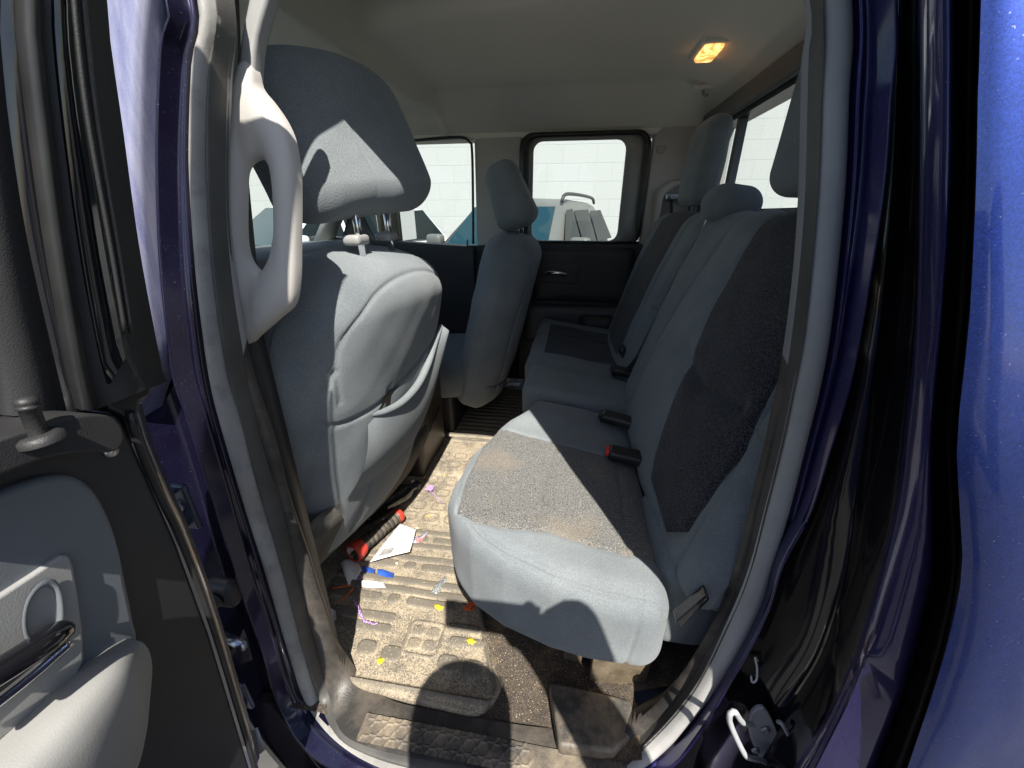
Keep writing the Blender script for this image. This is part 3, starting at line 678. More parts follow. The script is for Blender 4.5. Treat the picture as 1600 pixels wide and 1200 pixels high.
V, F, N = rbox((.34, .26, .50), .02, .02); con = mk('center_console', V+np.array([-.66, .80, .24]), F, mat('console_plastic', (.045, .035, .028), .38, bump=.2), T)
box('outlet_panel', (-.487,.72,.30),(-.480,.83,.42), M['rubber'], con, bevel=.003)
lathe('outlet_knob', [(0,.006),(.008,.006),(.01,0)], (-.479,.84,.41), (1,0,0), M['steel'], con, n=10)
tube('console_gap', [(-.485,.74,.17),(-.483,.86,.21)], .003, M['rubber'], con, n=6)

# ================================================================== FRONT SEATS
def front_seat(cy, xt, rec, near):
    """rear face passes x=xt at z=.84; backrest 0.55 wide"""
    H, Wd, D = .70, .575 if near else .56, .19
    zc = .487; piv = np.array([xt-.095, cy, .84])
    def warp(V):
        V = V.copy(); y = V[:,1]/(Wd/2); z = V[:,2]/(H/2); rear = V[:,0] > 0
        t = np.clip((z-.2)/.8, 0, 1); b = np.clip((-z-.3)/.7, 0, 1)
        V[:,1] *= 1-.16*t**1.6-.05*b
        V[:,2] -= .055*(np.abs(y)**2.4)*np.clip((z+.2)/1.2, 0, 1)
        tt = np.clip(V[:,0]/D+.5, 0, 1); V[:,0] += tt*(.030*(1-np.abs(y)**2.2)-.045*np.abs(y)**4-.010)+(1-tt)*.02*np.abs(y)**3
        V[:,0] -= tt*.02*b*b; V[:,0] += .08*V[:,1]*(1 if near else -.5)
        V = V+np.array([xt-.095, cy, zc]); 
        return roty(V, rec, piv)
    s = 1 if near else -1
    g = [([(-.205,.13*1),(-.225,.245),(-.185,.30),(-.10,.325),(.08,.328),(.22,.305),(.262,.25)], .0035, .0035),
         ([(-.225,.20),(-.235,.10),(-.14,.075),(.03,.11),(.23,.17),(.27,.20)], .005, .005),
         ([(-.235,.10),(-.25,-.1),(-.20,-.33)], .004, .004)]
    g = [([(yy, zz_) for yy, zz_ in L_], dd, ww) for L_, dd, ww in g]
    g += [([(-.075,.10),(-.065,0),(-.085,-.13),(-.135,-.27)], .0065, .006)]
    if not near: g = [([(-.15, .36), (-.17, .2), (-.20, 0), (-.20, -.34)], .011, .005), ([(.15, .36), (.17, .2), (.20, 0), (.20, -.34)], .011, .005), ([(-.25, -.22), (0, -.24), (.25, -.22)], .009, .005)]
    seat = soft('front_seat', (D, Wd, H), .075, .0042, warp, M['fabric'], T, g, puff=.0035 if near else .006, wob=.0010)
    seat['label'] = 'driver seat back, sunlit grey cloth with a map pocket' if near else 'front passenger seat back in the shade'
    # headrest, tilted
    hx = xt-(.085 if near else .085); hz_ = .896 if near else .850
    def hw_(V):
        V = V.copy(); y = V[:,1]/.14; z = V[:,2]/.13
        V[:,1] *= 1-.20*np.clip(z, 0, 1)**2-.06*np.clip(-z, 0, 1)**2
        V[:,0] *= 1.0+.25*np.clip(-z, -.4, .6)
        V[:,2] += .018*(1-y**2)*(z > 0)*z
        V[:,0] += .018*(1-y**2)
        V[:,0] += (.34*V[:,1] if near else -.05*V[:,1]); V = V+np.array([hx, cy, hz_+(.1225 if near else .11)]); return roty(V, R(-17 if near else -22), np.array([hx, cy, hz_]))
    hr = soft('headrest', (.10 if near else .135, .315 if near else .26, .245 if near else .225), .050, .004, hw_, M['fabric'], seat, [([(-.03 if near else 0, .2), (-.045 if near else 0, 0), (-.05 if near else 0, -.2)], .0014, .0016)] , wob=.001)
    for yy in (-.062, .062):
        a_ = np.array([hx+.004, cy+yy, .82]); b_ = np.array([hx, cy+yy, hz_+.04])
        tube('headrest_post', [a_, b_], .0065, M['chrome'], seat, n=14)
        V, F, N = rbox((.034, .044, .018), .007, .004); mk('post_collar', V+np.array([hx-.004, cy+yy, .858]), F, M['trim_mid'], seat)
    # seat base and cushion
    def cw(V):
        V = V.copy(); V[:,2] -= .01*(V[:,1]/.26)**4; return roty(V+np.array([xt-.44, cy, .27]), R(-6), np.array([xt-.44, cy, .27]))
    soft('seat_cushion', (.50, .53, .16), .06, .012, cw, M['fabric'], seat)
    box('seat_base', (xt-.66, cy-.20, .0), (xt-.34, cy+.20, .20), M['trim_dark'], seat, bevel=.02)
    return seat
S1 = front_seat(.338, -.305, R(15.5), True)
S2 = front_seat(1.20, -.135, R(13.5), False)
# map pocket on the driver seat back, following the rear face
SN = np.array([1, -.08, -.27]); SN = SN/np.linalg.norm(SN); SP0 = np.array([-.297, .33, .84])
def seatpt(x, y, off=0): return atp(x, y, SP0+SN*off, SN)
lipL = [(574,648),(600,643),(628,628),(652,602),(668,570),(680,535),(690,508)]
lip = spline([seatpt(x, y, (.0, .016, .026, .026, .020, .010, .002)[i]) for i, (x, y) in enumerate(lipL)], 40)
lowb = spline([seatpt(x, y, o) for (x, y), o in zip([(541,782),(565,765),(590,748),(620,722),(645,690),(668,630),(692,520)], (.0,.0,.0,.0,.0,.0,.005))], 40)
rings = []
for i in range(26):
    f = i/25.; q = lip*(1-f)+lowb*f; q = q+SN*(.022*math.sin(math.pi*min(1, f*1.0))*1.0)[None] if 0 else q+SN[None]*(.020*math.sin(math.pi*f)); rings.append(q)
inner_ = [lip+SN[None]*-.008+np.array([0,0,-.004]), lip-SN[None]*.02+np.array([0,0,-.06])]
mk('map_pocket', np.vstack([inner_[1], inner_[0]]+rings), gridfaces(28, 40), M['fabric'], S1)
tube('pocket_lip', lip, [.0035+.0055*math.sin(math.pi*i/39)**.5 for i in range(40)], M['fabric'], S1, n=12, flat=1)
M['pocket_shade'] = mat('pocket_shade_tone', (.05, .035, .02), .9)
mk('pocket_shade_patch', [seatpt(x, y, .012) for x, y in [(592,640),(602,620),(626,600),(648,582),(664,562),(669,572),(655,602),(632,630),(604,644)]], [tuple(range(9))], M['pocket_shade'], S1, smooth=False)  # flat dark patch standing in for the shade inside the pocket mouth
# carpet flap at the foot of the backrest
flt = spline([seatpt(x, y, -.006) for x, y in [(470,850),(500,812),(545,778),(600,735),(640,700),(668,665)]], 30)
flb = spline([seatpt(x, y, -.035) for x, y in [(488,895),(515,868),(552,832),(600,785),(640,738),(664,690)]], 30)
loft('carpet_flap', [flt+SN[None]*-.01, flt, flt*.7+flb*.3+SN[None]*.010, flt*.3+flb*.7+SN[None]*.008, flb, flb-SN[None]*.03], M['carpet_flap'], S1)
# driver belt strap hanging along the side of the seat
ribbon('belt_strap', spline([at(478,636,Y=.108), at(462,660,Y=.106), at(440,692,Y=.106), at(410,745,Y=.106)], 14), .026, (1,0,0), M['rubber'], S1)

# ================================================================== REAR BENCH
PB = np.array([.205, 0, .40])
REC = math.atan(.27)
def bench_back(name, y0, y1, top, grooves, mask, m, h=.005, endlean=0., parent=T):
    W_ = y1-y0; H = top-.33; cy = (y0+y1)/2
    def warp(V):
        V = V.copy(); yy = V[:,1]/(W_/2); zz_ = V[:,2]/(H/2)
        V[:,2] -= .012*np.abs(yy)**4*(zz_ > 0)
        V[:,0] -= .022*(1-np.abs(yy)**2.5)*(V[:,0] < 0)*np.clip(1-zz_*.6, .2, 1.2)
        V[:,0] += .02*np.clip(zz_, 0, 1)**2*(V[:,0] < 0)
        if endlean:                         # the outboard end leans in towards the top and bulges low down
            V[:,1] += np.where(yy < 0, -yy, 0)**2*(endlean*np.clip((zz_+1)/2, 0, 1)+.0)
        V = V+np.array([PB[0]+.075, cy, .33+H/2]); return roty(V, REC, np.array([PB[0]+.075, 0, .40]))
    gl = [([(a_-cy, b_-(.33+H/2)) for a_, b_ in L_], d_, w_) for L_, d_, w_ in grooves]
    mk_ = [(a_-cy, b_-(.33+H/2)) for a_, b_ in mask] if mask else None
    return soft(name, (.15, W_, H), .048, h, warp, m, parent, gl, face=(0, -1), mask=mk_, puff=.010, wob=.001)
ins = [(.425,.95),(.415,.885),(.385,.73),(.33,.55),(.28,.42),(.245,.385),(.12,.372),(.075,.42),(.066,.58),(.090,.72),(.135,.87),(.145,.95)]
BN = bench_back('rear_seat_back', .0, .775, .915,
    [(ins+[ins[0]], .005, .004), ([(.535,.93),(.575,.72),(.61,.55),(.60,.40)], .008, .005), ([(.055,.33),(.06,.48),(.07,.8)], .005, .004),  ([(.40,.62),(.25,.60),(.12,.63)], .007, .02)],
    ins, M['fabric_insert_dark'], h=.0042, endlean=.03)
BN['label'] = 'near section of the rear backrest with a dark woven insert'
BF = bench_back('rear_seat_back', .785, 1.46, .915, [([(.90,.93),(.93,.42)], .006, .005), ([(1.32,.93),(1.34,.42)], .006, .005)], [(.94,.95),(.96,.4),(1.30,.4),(1.29,.95)], M['fabric_insert_dark'], h=.007)
BF['label'] = 'far section of the rear backrest in deep shade'
# headrests of the bench
def bench_headrest(parent, cy, wd, ht, z0, x0=.385, posts=True, th=.11, lean=9):
    def hw_(V):
        V = V.copy(); y = V[:,1]/(wd/2); z = V[:,2]/(ht/2)
        V[:,1] *= 1-.10*np.clip(z, 0, 1)**2-.05*np.clip(-z, 0, 1)**3
        V[:,0] -= .012*(1-y**2)
        V[:,0] *= 1-.10*np.clip(z, 0, 1)
        V = V+np.array([x0, cy, z0+ht/2]); return roty(V, R(lean), np.array([x0, cy, z0]))
    o = soft('headrest', (th, wd, ht), min(.045, ht*.45, th*.42), .005, hw_, M['fabric'], parent, [], wob=.001)
    if posts:
        for s in (-1, 1): tube('headrest_post', [(x0-.005, cy+s*.055, z0-.05), (x0, cy+s*.055, z0+.03)], .0065, M['trim_dark'], o, n=12)
    return o
bench_headrest(BN, .265, .25, .36, .925, x0=.36, th=.09, lean=3)
bench_headrest(BN, .695, .145, .085, .880, x0=.375, posts=False, th=.115)
bench_headrest(BF, 1.03, .24, .235, .925, x0=.38, th=.07, lean=3)

# cushions: near one is lit by the sun
XF = (np.array([-.1, .10, .18, .30, .43, .50, .58]), np.array([-.205, -.208, -.212, -.198, -.148, -.105, -.085]))
YN = (np.array([-.25, -.20, -.18, -.14, -.08, 0., .06, .15, .22]), np.array([.125, .098, .076, .037, .006, -.015, -.020, -.016, -.014]))
def cush_near(V):
    V = V.copy(); u = V[:,0]/.43+.5; f = V[:,1]/.58+.5; V[:,2] -= .019
    x = -.212+u*.412
    for _ in range(3):
        yn = np.interp(x, *YN); y = yn+f*(.575-yn); xf = np.interp(y, *XF); x = xf+u*(.183-xf)
    z = .350-.055*u+V[:,2]+np.clip(-V[:,2]/.06, 0, 1)*.030*u+.010*np.sin(np.pi*np.clip(u, 0, 1))*np.clip(V[:,2]/.05, 0, 1)
    return np.stack([x, y, z], 1)
def inv_c(px):                                    # a mark on the cushion top: photo point -> local coordinates of the block
    p = at(*px, Z=.42)
    for _ in range(8):
        xf = float(np.interp(p[1], *XF)); u = (p[0]-xf)/(.183-xf); uc = min(max(u, 0), 1)
        p = at(*px, Z=.350-.055*u+.075+.010*math.sin(math.pi*uc)-.002)
    yn = float(np.interp(p[0], *YN)); f = (p[1]-yn)/(.575-yn)
    return ((u-.5)*.43, (f-.5)*.58)
cm = [inv_c(p) for p in [(712,797),(735,735),(778,668),(890,700),(1032,737),(1052,885),(1010,872),(970,868),(860,832)]]
seam = [(-.205,.05),(-.204,-.15),(-.195,-.235),(-.17,-.262),(-.12,-.274),(.0,-.276),(.17,-.276),(.21,-.272)]
seam2 = [(p[0]+(.008 if p[1] > -.2 else .003), p[1]+.007) for p in seam]
CN = soft('rear_seat_cushion', (.43, .58, .193), .045, .0036, cush_near, M['fabric_insert'], T,
    [(cm+[cm[0]], .004, .0035), (seam, .004, .003), (seam2, .0025, .003), ([inv_c((790,668)), inv_c((770,700)), inv_c((713,795))], .003, .003),
     ([inv_c((868,705)), inv_c((845,770)), inv_c((838,820))], .004, .009), ([inv_c((965,720)), inv_c((975,800)), inv_c((978,868))], .003, .006)],
    ax=(0, 1), face=(2, 1), mask=cm, wob=.0012, side=[([(.162,.12),(.153,.03),(.146,-.10)], .003, .003, (0, 2), (1, -1)), ([(.05,-.262),(.17,-.262)], .0, .003, (0, 1), (2, 1))])
CN['label'] = 'near rear seat cushion, half in sun, woven insert stained brown'
def cush_far(y0, y1, zt, dx=0):
    def f(V):
        V = V.copy(); u = (V[:,0]+.17)/.34
        z = V[:,2]+zt-.06+.05*(1-u); return np.stack([V[:,0]+.045+dx, V[:,1]+(y0+y1)/2, z], 1)
    return f
CM = soft('rear_seat_cushion', (.34, .20, .12), .03, .006, cush_far(.575, .775, .405), M['fabric'], T); CM['label'] = 'narrow middle cushion of the rear bench'
CF = soft('rear_seat_cushion', (.36, .64, .12), .045, .008, cush_far(.785, 1.43, .40, -.01), M['fabric_insert_dark'], T, [([(-.2,.05),(.2,.05)], .005, .005)], ax=(0, 1), face=(2, 1), mask=[(-.12,-.2),(.2,-.2),(.2,.2),(-.12,.2)]); CF['label'] = 'far rear seat cushion in the shade'
V, F, N = rbox((.12, .22, .20), .04, .01); ss = mk('seat_side_cover', V+np.array([.225, .155, .295]), F, M['fabric'], T)
# bench frame and feet
M['bracket'] = mat('dusty_tan_bracket', (.13, .10, .065), .6, metal=.2, wear=(.26, .21, .14), wscale=30, wcut=.5, bump=.3, bscale=150)
box('bench_frame', (-.06, .17, .20), (.20, 1.42, .27), M['rubber'], T, bevel=.01)
prism('bench_bracket', [(.085,.075,.02),(.195,.075,.03),(.20,.075,.25),(.09,.075,.25)], (0,.02,0), M['bracket'], T, bevel=.003)
prism('bench_leg', [(.03,.12,.0),(.075,.12,.0),(.07,.12,.25),(.035,.12,.25)], (0,.05,0), M['bracket'], T, bevel=.006)
lathe('bench_bolt_cover', [(0,.026),(.012,.026),(.018,.018),(.02,0)], (-.035, .20, .16), (-.2,-1,.3), M['trim_mid'], T)
V = [(-.08,.20,.0),(-.08,1.3,.0),(-.02,1.3,.30),(-.02,.20,.30)]; 
box('under_seat_panel', (-.02,.19,-.01),(.0,1.42,.25), M['rubber'], T, bevel=0)
# recline lever at the foot of the near backrest
prism('release_lever', [at(1055,972,Y=-.01), at(1105,930,Y=-.01), at(1110,938,Y=-.01), at(1063,985,Y=-.01)], (0,.02,0), M['black_gloss'], T, bevel=.003)
# belt buckles
def buckle(p, d, red, ln=.085, col=None):
    p = np.array(p, float); d = np.array(d, float)/np.linalg.norm(d)
    s = np.cross(d, (0, 0, 1)); s /= np.linalg.norm(s); u = np.cross(s, d)
    def fr_(V): return p+V[:,0:1]*d+V[:,1:2]*s+V[:,2:3]*u
    V, F, N = rbox((ln, .042, .024), .008, .004); b = mk('belt_buckle', fr_(V), F, M['rubber'], T)
    V, F, N = rbox((.012, .030, .014), .004, .003)
    mk('release_button', fr_(V+np.array([ln/2, 0, .002])), F, mat('red_button', (.75, .03, .02), .4) if red else M['trim_dark'], b)
    return b
bk = buckle((.150, .328, .408), (-1, .10, .10), True, .095); bk['label'] = 'buckle with a red release button'
buckle((.145, .487, .412), (-1, .30, .08), False, .10)
buckle((.185, .80, .425), (-1, .1, .15), False, .075)
buckle((.20, .90, .45), (-.5, .1, .8), False, .06)
# far belt: from the retractor down across the bench
ribbon('far_seat_belt', spline([(.40,1.50,.97),(.41,1.47,.86),(.40,1.42,.72),(.34,1.36,.55),(.27,1.30,.44)], 30), .046, (0.5,1,0), M['rubber'], T)
ribbon('middle_seat_belt', spline([(.355,.80,.885),(.30,.805,.74),(.245,.80,.56),(.205,.79,.45),(.15,.79,.415)], 30), .03, (0,1,0), M['rubber'], T)
ribbon('middle_belt_edge', spline([(.362,.79,.895),(.305,.792,.74),(.25,.79,.56)], 30), .006, (0,1,0), M['trim_mid'], T, th=.004)

# ================================================================== NEAR B-PILLAR TRIM WITH GRAB HANDLE
def close(P, n): return spline(P, n, closed=True)
outp = [(379,92),(388,98),(394,112),(400,135),(420,160),(440,190),(452,220),(459,262),(461,300),(461,380),(460,440),(453,478),(430,500),(400,526),(382,537),(374,480),(364,400),(359,300),(359,200),(363,125),(370,98)]
hole = [(395,253),(410,249),(419,258),(424,280),(427,330),(427,362),(422,395),(414,415),(405,424),(394,414),(386,396),(382,365),(382,310),(384,270)]
# same angular start: resample both and match by nearest start
O = spline([aty(x, y, .020) for x, y in outp], 140, True); Hh = spline([aty(x, y, .028) for x, y in hole], 140, True)
def reorder(A, ctr):
    ang = np.arctan2(A[:,2]-ctr[2], A[:,0]-ctr[0]); i = int(np.argmin(np.abs(ang-math.pi/2))); A = np.roll(A, -i, 0)
    if np.arctan2(A[5][2]-ctr[2], A[5][0]-ctr[0]) > np.arctan2(A[0][2]-ctr[2], A[0][0]-ctr[0]): A = np.vstack([A[:1], A[1:][::-1]])
    return A
ctr = Hh.mean(0); O = reorder(O, ctr); Hh = reorder(Hh, ctr)
def o_(A, dy): B = A.copy(); B[:,1] += dy; return B
loft('pillar_trim_with_grab_handle', [o_(O, .014), o_(O, .003), o_(O*.94+Hh*.06, -.003), o_(O*.75+Hh*.25, -.010), o_(O*.4+Hh*.6, -.010), o_(O*.12+Hh*.88, -.005), o_(Hh, .0), o_(Hh, .007)], M['trim_light'], T, closed=True)
prism('b_pillar_light_filler', [(-.64,.035,.0),(-.455,.035,.0),(-.435,.035,.74),(-.425,.08,1.00),(-.412,.11,1.16),(-.395,.16,1.37),(-.62,.16,1.37),(-.64,.035,.74)], (0,.02,0), M['trim_dark'], T, bevel=0)  # hidden block added to stop sun slipping past the B-pillar
prism('b_pillar_upper_trim', [aty(x, y, .022) for x, y in [(393,150),(394,110),(396,80),(400,55),(406,33),(416,-3),(418,-30),(410,-60),(396,-60),(386,0),(374,60),(366,150)]], (0,.022,0), M['trim_mid'], T, bevel=.006)
box('b_pillar_lower_trim', (-.62,.03,.0),(-.46,.06,.74), M['trim_dark'], T, bevel=.01)

# ================================================================== OPEN REAR DOOR (swung out on the left)
XD = -.375
def dx(p, X=XD): return at(p[0], p[1], X=X)
dpan = [(0,672),(60,655),(120,640),(190,648),(215,700),(248,775),(280,850),(330,990),(392,1200),(392,1290),(0,1500),(-700,1500),(-700,740)]
def doorx(z): return -.355-.05*np.clip((.76-z)/.56, 0, 1)
def dpt(x, y, off=0):
    X = -.37
    for _ in range(8):
        p = at(x, y, X=X+off); X = doorx(p[2])
    return at(x, y, X=X+off)
P = [dpt(*p) for p in dpan]
RD = prism('rear_door', P, (-.05, 0, 0), M['trim_dark'], T, bevel=.006)
RD['label'] = 'open rear door with dark inner panel and grey armrest'
# outer skin of that door
xs_ = np.linspace(-.20, -1.0, 20)
mk('outer_skin', *prism_vf([(-.44,-.19,.76),(-.44,-.19,-.1),(-.44,-1.0,-.1),(-.44,-1.0,.76)], (-.03,0,0)), M['paint_body'], RD, bevel=.01)
# edge flange with its seal, painted then rubber
el = spline([dpt(*p, -.004) for p in [(205,640),(222,700),(254,775),(288,850),(338,990),(400,1200)]], 50)
er = el+np.array([-.012, .014, 0])
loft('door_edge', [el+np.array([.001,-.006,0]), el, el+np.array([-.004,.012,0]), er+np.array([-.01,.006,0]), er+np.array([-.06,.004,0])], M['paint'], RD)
tube('door_edge_seal', el+np.array([.004,-.004,0]), .0035, M['rubber'], RD, n=8)
def dprism(name, L_, off, th, m, parent=RD, bev=.004, n=0):
    P = [dpt(x, y, off) for x, y in L_]
    if n: P = list(spline(P, n, True))
    return prism(name, P, (-th, 0, 0), m, parent, bevel=bev, seg=3)
# recessed insert panel
M['door_insert'] = mat('door_insert_grey', (.13, .145, .16), .5, bump=.12, bscale=1100, col2=(.16,.175,.19), nscale=6)
dprism('insert_panel', [(-150,900),(-60,815),(0,773),(60,748),(110,742),(145,760),(170,800),(188,850),(200,910),(210,960),(214,1010),(150,1060),(60,1130),(-60,1240),(-200,1300)], .006, .02, M['door_insert'], n=90, bev=.005)
dprism('handle_bezel', [(-200,1030),(-80,975),(0,932),(60,893),(100,866),(110,868),(116,885),(124,930),(131,985),(133,1030),(120,1060),(60,1110),(-40,1190),(-200,1290)], .010, .012, M['trim_mid'], bev=.003)
# cup behind the handle, then the handle bar
cup = [dpt(x, y, .012) for x, y in [(35,965),(45,930),(70,905),(92,912),(100,950),(95,985),(60,1010),(40,1000)]]
cc = close(cup, 40); c0 = cc.mean(0)
loft('handle_cup', [cc, (cc-c0)*.92+c0+np.array([.001,0,0]), (cc-c0)*.8+c0, (cc-c0)*.6+c0+np.array([-.006,0,0]), (cc-c0)*.05+c0+np.array([-.008,0,0])], M['door_insert'], RD, closed=True)
hb = spline([dpt(x, y, o) for (x, y), o in zip([(-120,1120),(-40,1072),(20,1036),(70,1003),(100,978)], (.028,.03,.03,.028,.018))], 30)
tube('pull_handle', hb, [.010]*26+[.009,.008,.006,.004], M['black_gloss'], RD, n=14, flat=.8)
dprism('handle_recess', [(-200,1200),(-60,1110),(30,1050),(85,1010),(108,1000),(112,1012),(95,1030),(30,1080),(-50,1150),(-200,1260)], .012, .003, M['rubber'], bev=.001)
hb2 = spline([dpt(x, y, .020) for x, y in [(-120,1170),(-30,1115),(40,1062),(90,1020),(108,1004)]], 30)
tube('handle_trim', hb2, .004, M['chrome'], RD, n=10)
# armrest bolster
arm_t = spline([dpt(x, y, o) for (x, y), o in zip([(-180,1330),(-60,1215),(30,1135),(110,1065),(170,1020),(205,1000)], (.012,)*6)], 40)
arm_m = spline([dpt(x, y, o) for (x, y), o in zip([(-120,1370),(0,1255),(70,1180),(140,1095),(195,1030),(222,1000)], (.05,.05,.05,.048,.04,.022))], 40)
arm_f = spline([dpt(x, y, o) for (x, y), o in zip([(-60,1460),(40,1340),(110,1260),(180,1180),(225,1085),(240,1022)], (.055,.055,.055,.052,.04,.015))], 40)
arm_b = spline([dpt(x, y, o) for (x, y), o in zip([(-20,1560),(60,1450),(130,1370),(190,1290),(232,1190),(238,1090)], (.02,.02,.02,.018,.01,.002))], 40)
mk('armrest', np.vstack([arm_t-np.array([.02,0,0]), arm_t, arm_m, arm_f, arm_b, arm_b-np.array([.03,0,0])]), gridfaces(6, 40), M['arm_grey'], RD, sub=2)
# lock pin at the belt line
dprism('belt_ledge', [(-260,780),(0,686),(60,668),(130,648),(178,652),(196,680),(180,706),(120,708),(40,728),(-260,850)], .036, .045, M['trim_dark'], n=60, bev=.014)
kx = at(62, 682, X=-.318); kt = at(38, 620, X=-.318); kd = kt-kx; kl = np.linalg.norm(kd)
lathe('lock_pin_collar', [(-.004,.011),(.0,.011),(.002,.008),(.002,.0)], kx, (-.1,0,1), M['trim_dark'], RD)
pk = kl/.0315
lathe('lock_pin', [(h*pk, r) for h, r in [(0,.0045),(.022,.0045),(.0225,.0053),(.0245,.0053),(.025,.0046),(.0265,.0053),(.0285,.0053),(.031,.0038),(.0315,0)]], kx, kd, M['trim_dark'], RD)
# trim screw
lathe('trim_screw', [(0,.005),(.002,.0045),(.003,0)], dpt(173,705,.001), (1,0,0), M['steel'], RD, n=14)
# window frame of the open door
def fx(x, y, off=0):                             # the open door's window frame leans over like the cab side
    X = -.335
    for _ in range(10):
        p = at(x, y, X=X+off); X = -.345+.95*tum(min(p[2], 1.35))
    return at(x, y, X=X+off)
def fstrip(name, A, B, off, th, m, bev=.002):
    def up_(L_):
        P = [fx(*p, off) for p in L_]; q = P[0]
        ex = [np.array([-.345+.95*tum(z)+off, q[1]-.10*(z-q[2]), z]) for z in (1.33, 1.22, 1.10) if z > q[2]+.02]
        return ex+P
    a = spline(up_(A), 34); b = spline(up_(B), 34)
    rings = [a+np.array([-th,0,0]), a, b, b+np.array([-th,0,0])]
    return loft(name, rings, m, RD, cr=True)
fstrip('window_frame', [(50,-60),(60,60),(75,200),(100,400),(132,590),(150,640)], [(160,-60),(172,60),(192,200),(220,400),(256,588),(262,596)], 0, .085, M['trim_dark'])
fstrip('frame_channel', [(78,-60),(88,60),(103,200),(130,400),(160,560),(172,600)], [(104,-60),(114,60),(132,200),(165,400),(188,520),(196,560)], .003, .01, M['black_gloss'])
fstrip('frame_seal', [(36,-60),(48,60),(64,200),(88,380),(118,560),(135,640)], [(56,-60),(68,60),(84,200),(106,380),(134,560),(152,640)], .006, .012, M['rubber'])
fstrip('run_channel', [(0,-60),(10,60),(24,200),(52,380),(92,560),(112,645)], [(34,-60),(46,60),(62,200),(86,380),(116,560),(133,640)], -.004, .02, M['black_gloss'])
fstrip('glass_divider', [(-60,-60),(-60,60),(-55,200),(-30,400),(10,560),(22,650)], [(0,-60),(10,60),(24,200),(52,380),(88,560),(106,648)], -.008, .02, M['trim_dark'])
gz = np.linspace(.74, 1.31, 12)
box('frame_header', (-.275,-1.0,1.325),(-.242,-.19,1.365), M['trim_dark'], RD, bevel=.01)
mk('door_glass', [(-.405+.95*tum(z), y, z) for z in gz for y in (-.20, -.95)], gridfaces(12, 2), M['glass_tint'], RD, smooth=False)
V, F = tube_vf(spline([fx(*p, .008) for p in [(112,-60),(122,60),(140,200),(176,400),(196,520)]], 24), .0015, 6)
V2, F2 = tube_vf(spline([fx(*p, .008) for p in [(126,-60),(136,60),(153,200),(186,400),(205,520)]], 24), .0015, 6)
mk('frame_bead', *merge((V, F), (V2, F2)), M['trim_dark'], RD)
# corner latch plate below the frame, lower edge strip down to the belt
prism('frame_corner', [fx(*p, -.012) for p in [(160,545),(210,515),(255,580),(240,600),(238,620),(222,628),(212,700),(196,650),(170,640),(140,600)]], (-.03,0,0), M['rubber'], RD, bevel=.004)
lathe('corner_plug', [(0,.012),(.003,.012),(.005,.008),(.005,0)], fx(185,570,-.008), (1,0,0), M['trim_dark'], RD)

# hinges between pillar and door, wiring boot, door check
def P_(x, y, Y): return at(x, y, Y=Y)
hv = []
for (a1, a2, a3, a4) in (((232,775),(268,748),(300,752),(316,800)), ):
    pass
def hinge(c, s, par=T):
    c = np.array(c)
    vf = [box_vf(c+np.array([-.035,-.006,-.035])*s, c+np.array([.004,.002,.035])*s), box_vf(c+np.array([-.040,-.075,.022])*s, c+np.array([-.008,.0,.030])*s), box_vf(c+np.array([-.040,-.075,-.030])*s, c+np.array([-.008,.0,-.022])*s)]
    h_ = mk('door_hinge', *merge(*vf), M['hinge'], par, bevel=.003)
    lathe('hinge_pin', [(0,.0075*s),(.085*s,.0075*s),(.09*s,.004*s),(.09*s,0)], c+np.array([-.024,-.05,-.045])*s, (0,0,1), M['hinge'], h_)
    lathe('hinge_bolt', [(0,.011*s),(.006*s,.011*s),(.009*s,.008*s),(.009*s,0)], c+np.array([-.016,-.006,0])*s, (0,-1,0), M['steel'], h_, n=6)
    return h_
M['hinge'] = mat('blue_painted_hinge', (.035, .042, .075), .35, metal=.5, coat=.5)
hinge(P_(300,790,-.10), 1.0)
hinge(P_(388,1085,-.10), 1.0)
# boot
bp0 = P_(352,925,-.085)
V, F, N = rbox((.045,.022,.05), .010, .004); wb = mk('wiring_boot', V+bp0+np.array([-.004,0,0]), F, M['boot'] if 'boot' in M else M['trim_dark'], T)
bpath = spline([bp0+np.array([-.004,-.012,.0]), bp0+np.array([-.008,-.036,-.004]), bp0+np.array([-.012,-.05,-.03]), bp0+np.array([-.016,-.052,-.07])], 90)
tube('bellows', bpath, [.012+(.0022*math.sin(i*1.1) if i > 28 else 0) for i in range(90)], M['trim_dark'], wb, n=18)
# door check strap
tube('door_check', [P_(345,990,-.09), P_(380,1010,-.14)], .006, M['steel'], T)
# warning sticker at the bottom of the pillar
lb = [P_(393,1142,-.078), P_(402,1137,-.078), P_(414,1172,-.078), P_(404,1180,-.078)]
prism('pillar_sticker', lb, (0,.001,0), mat('sticker_paper', (.75,.76,.72), .5), T, bevel=0)

# ---- striker and hooks on the rear jamb
st = at(1195, 1150, Y=-.055)
def sp(x, y, Y=-.075): return at(x, y, Y=Y)
pl_ = close([sp(*p, -.062) for p in [(1178,1112),(1192,1106),(1204,1120),(1216,1150),(1221,1180),(1212,1205),(1196,1200),(1184,1180),(1172,1150),(1172,1125)]], 40)
M['zinc'] = mat('dull_zinc', (.62, .64, .66), .4, metal=.35)
SK = prism('door_striker', list(pl_), (0,.006,0), M['zinc'], T, bevel=.0015)
tube('striker_loop', spline([sp(1176,1132,-.068), sp(1160,1128,-.088), sp(1148,1112,-.098), sp(1140,1118,-.100), sp(1143,1136,-.100), sp(1162,1176,-.100), sp(1172,1184,-.096), sp(1190,1188,-.080), sp(1200,1194,-.066)], 60), .0036, M['zinc'], SK, n=12)
tube('striker_wire', spline([sp(1216,1128,-.070), sp(1224,1134,-.080), sp(1248,1180,-.085), sp(1250,1196,-.08), sp(1226,1198,-.07)], 40), .0028, M['zinc'], SK, n=10)
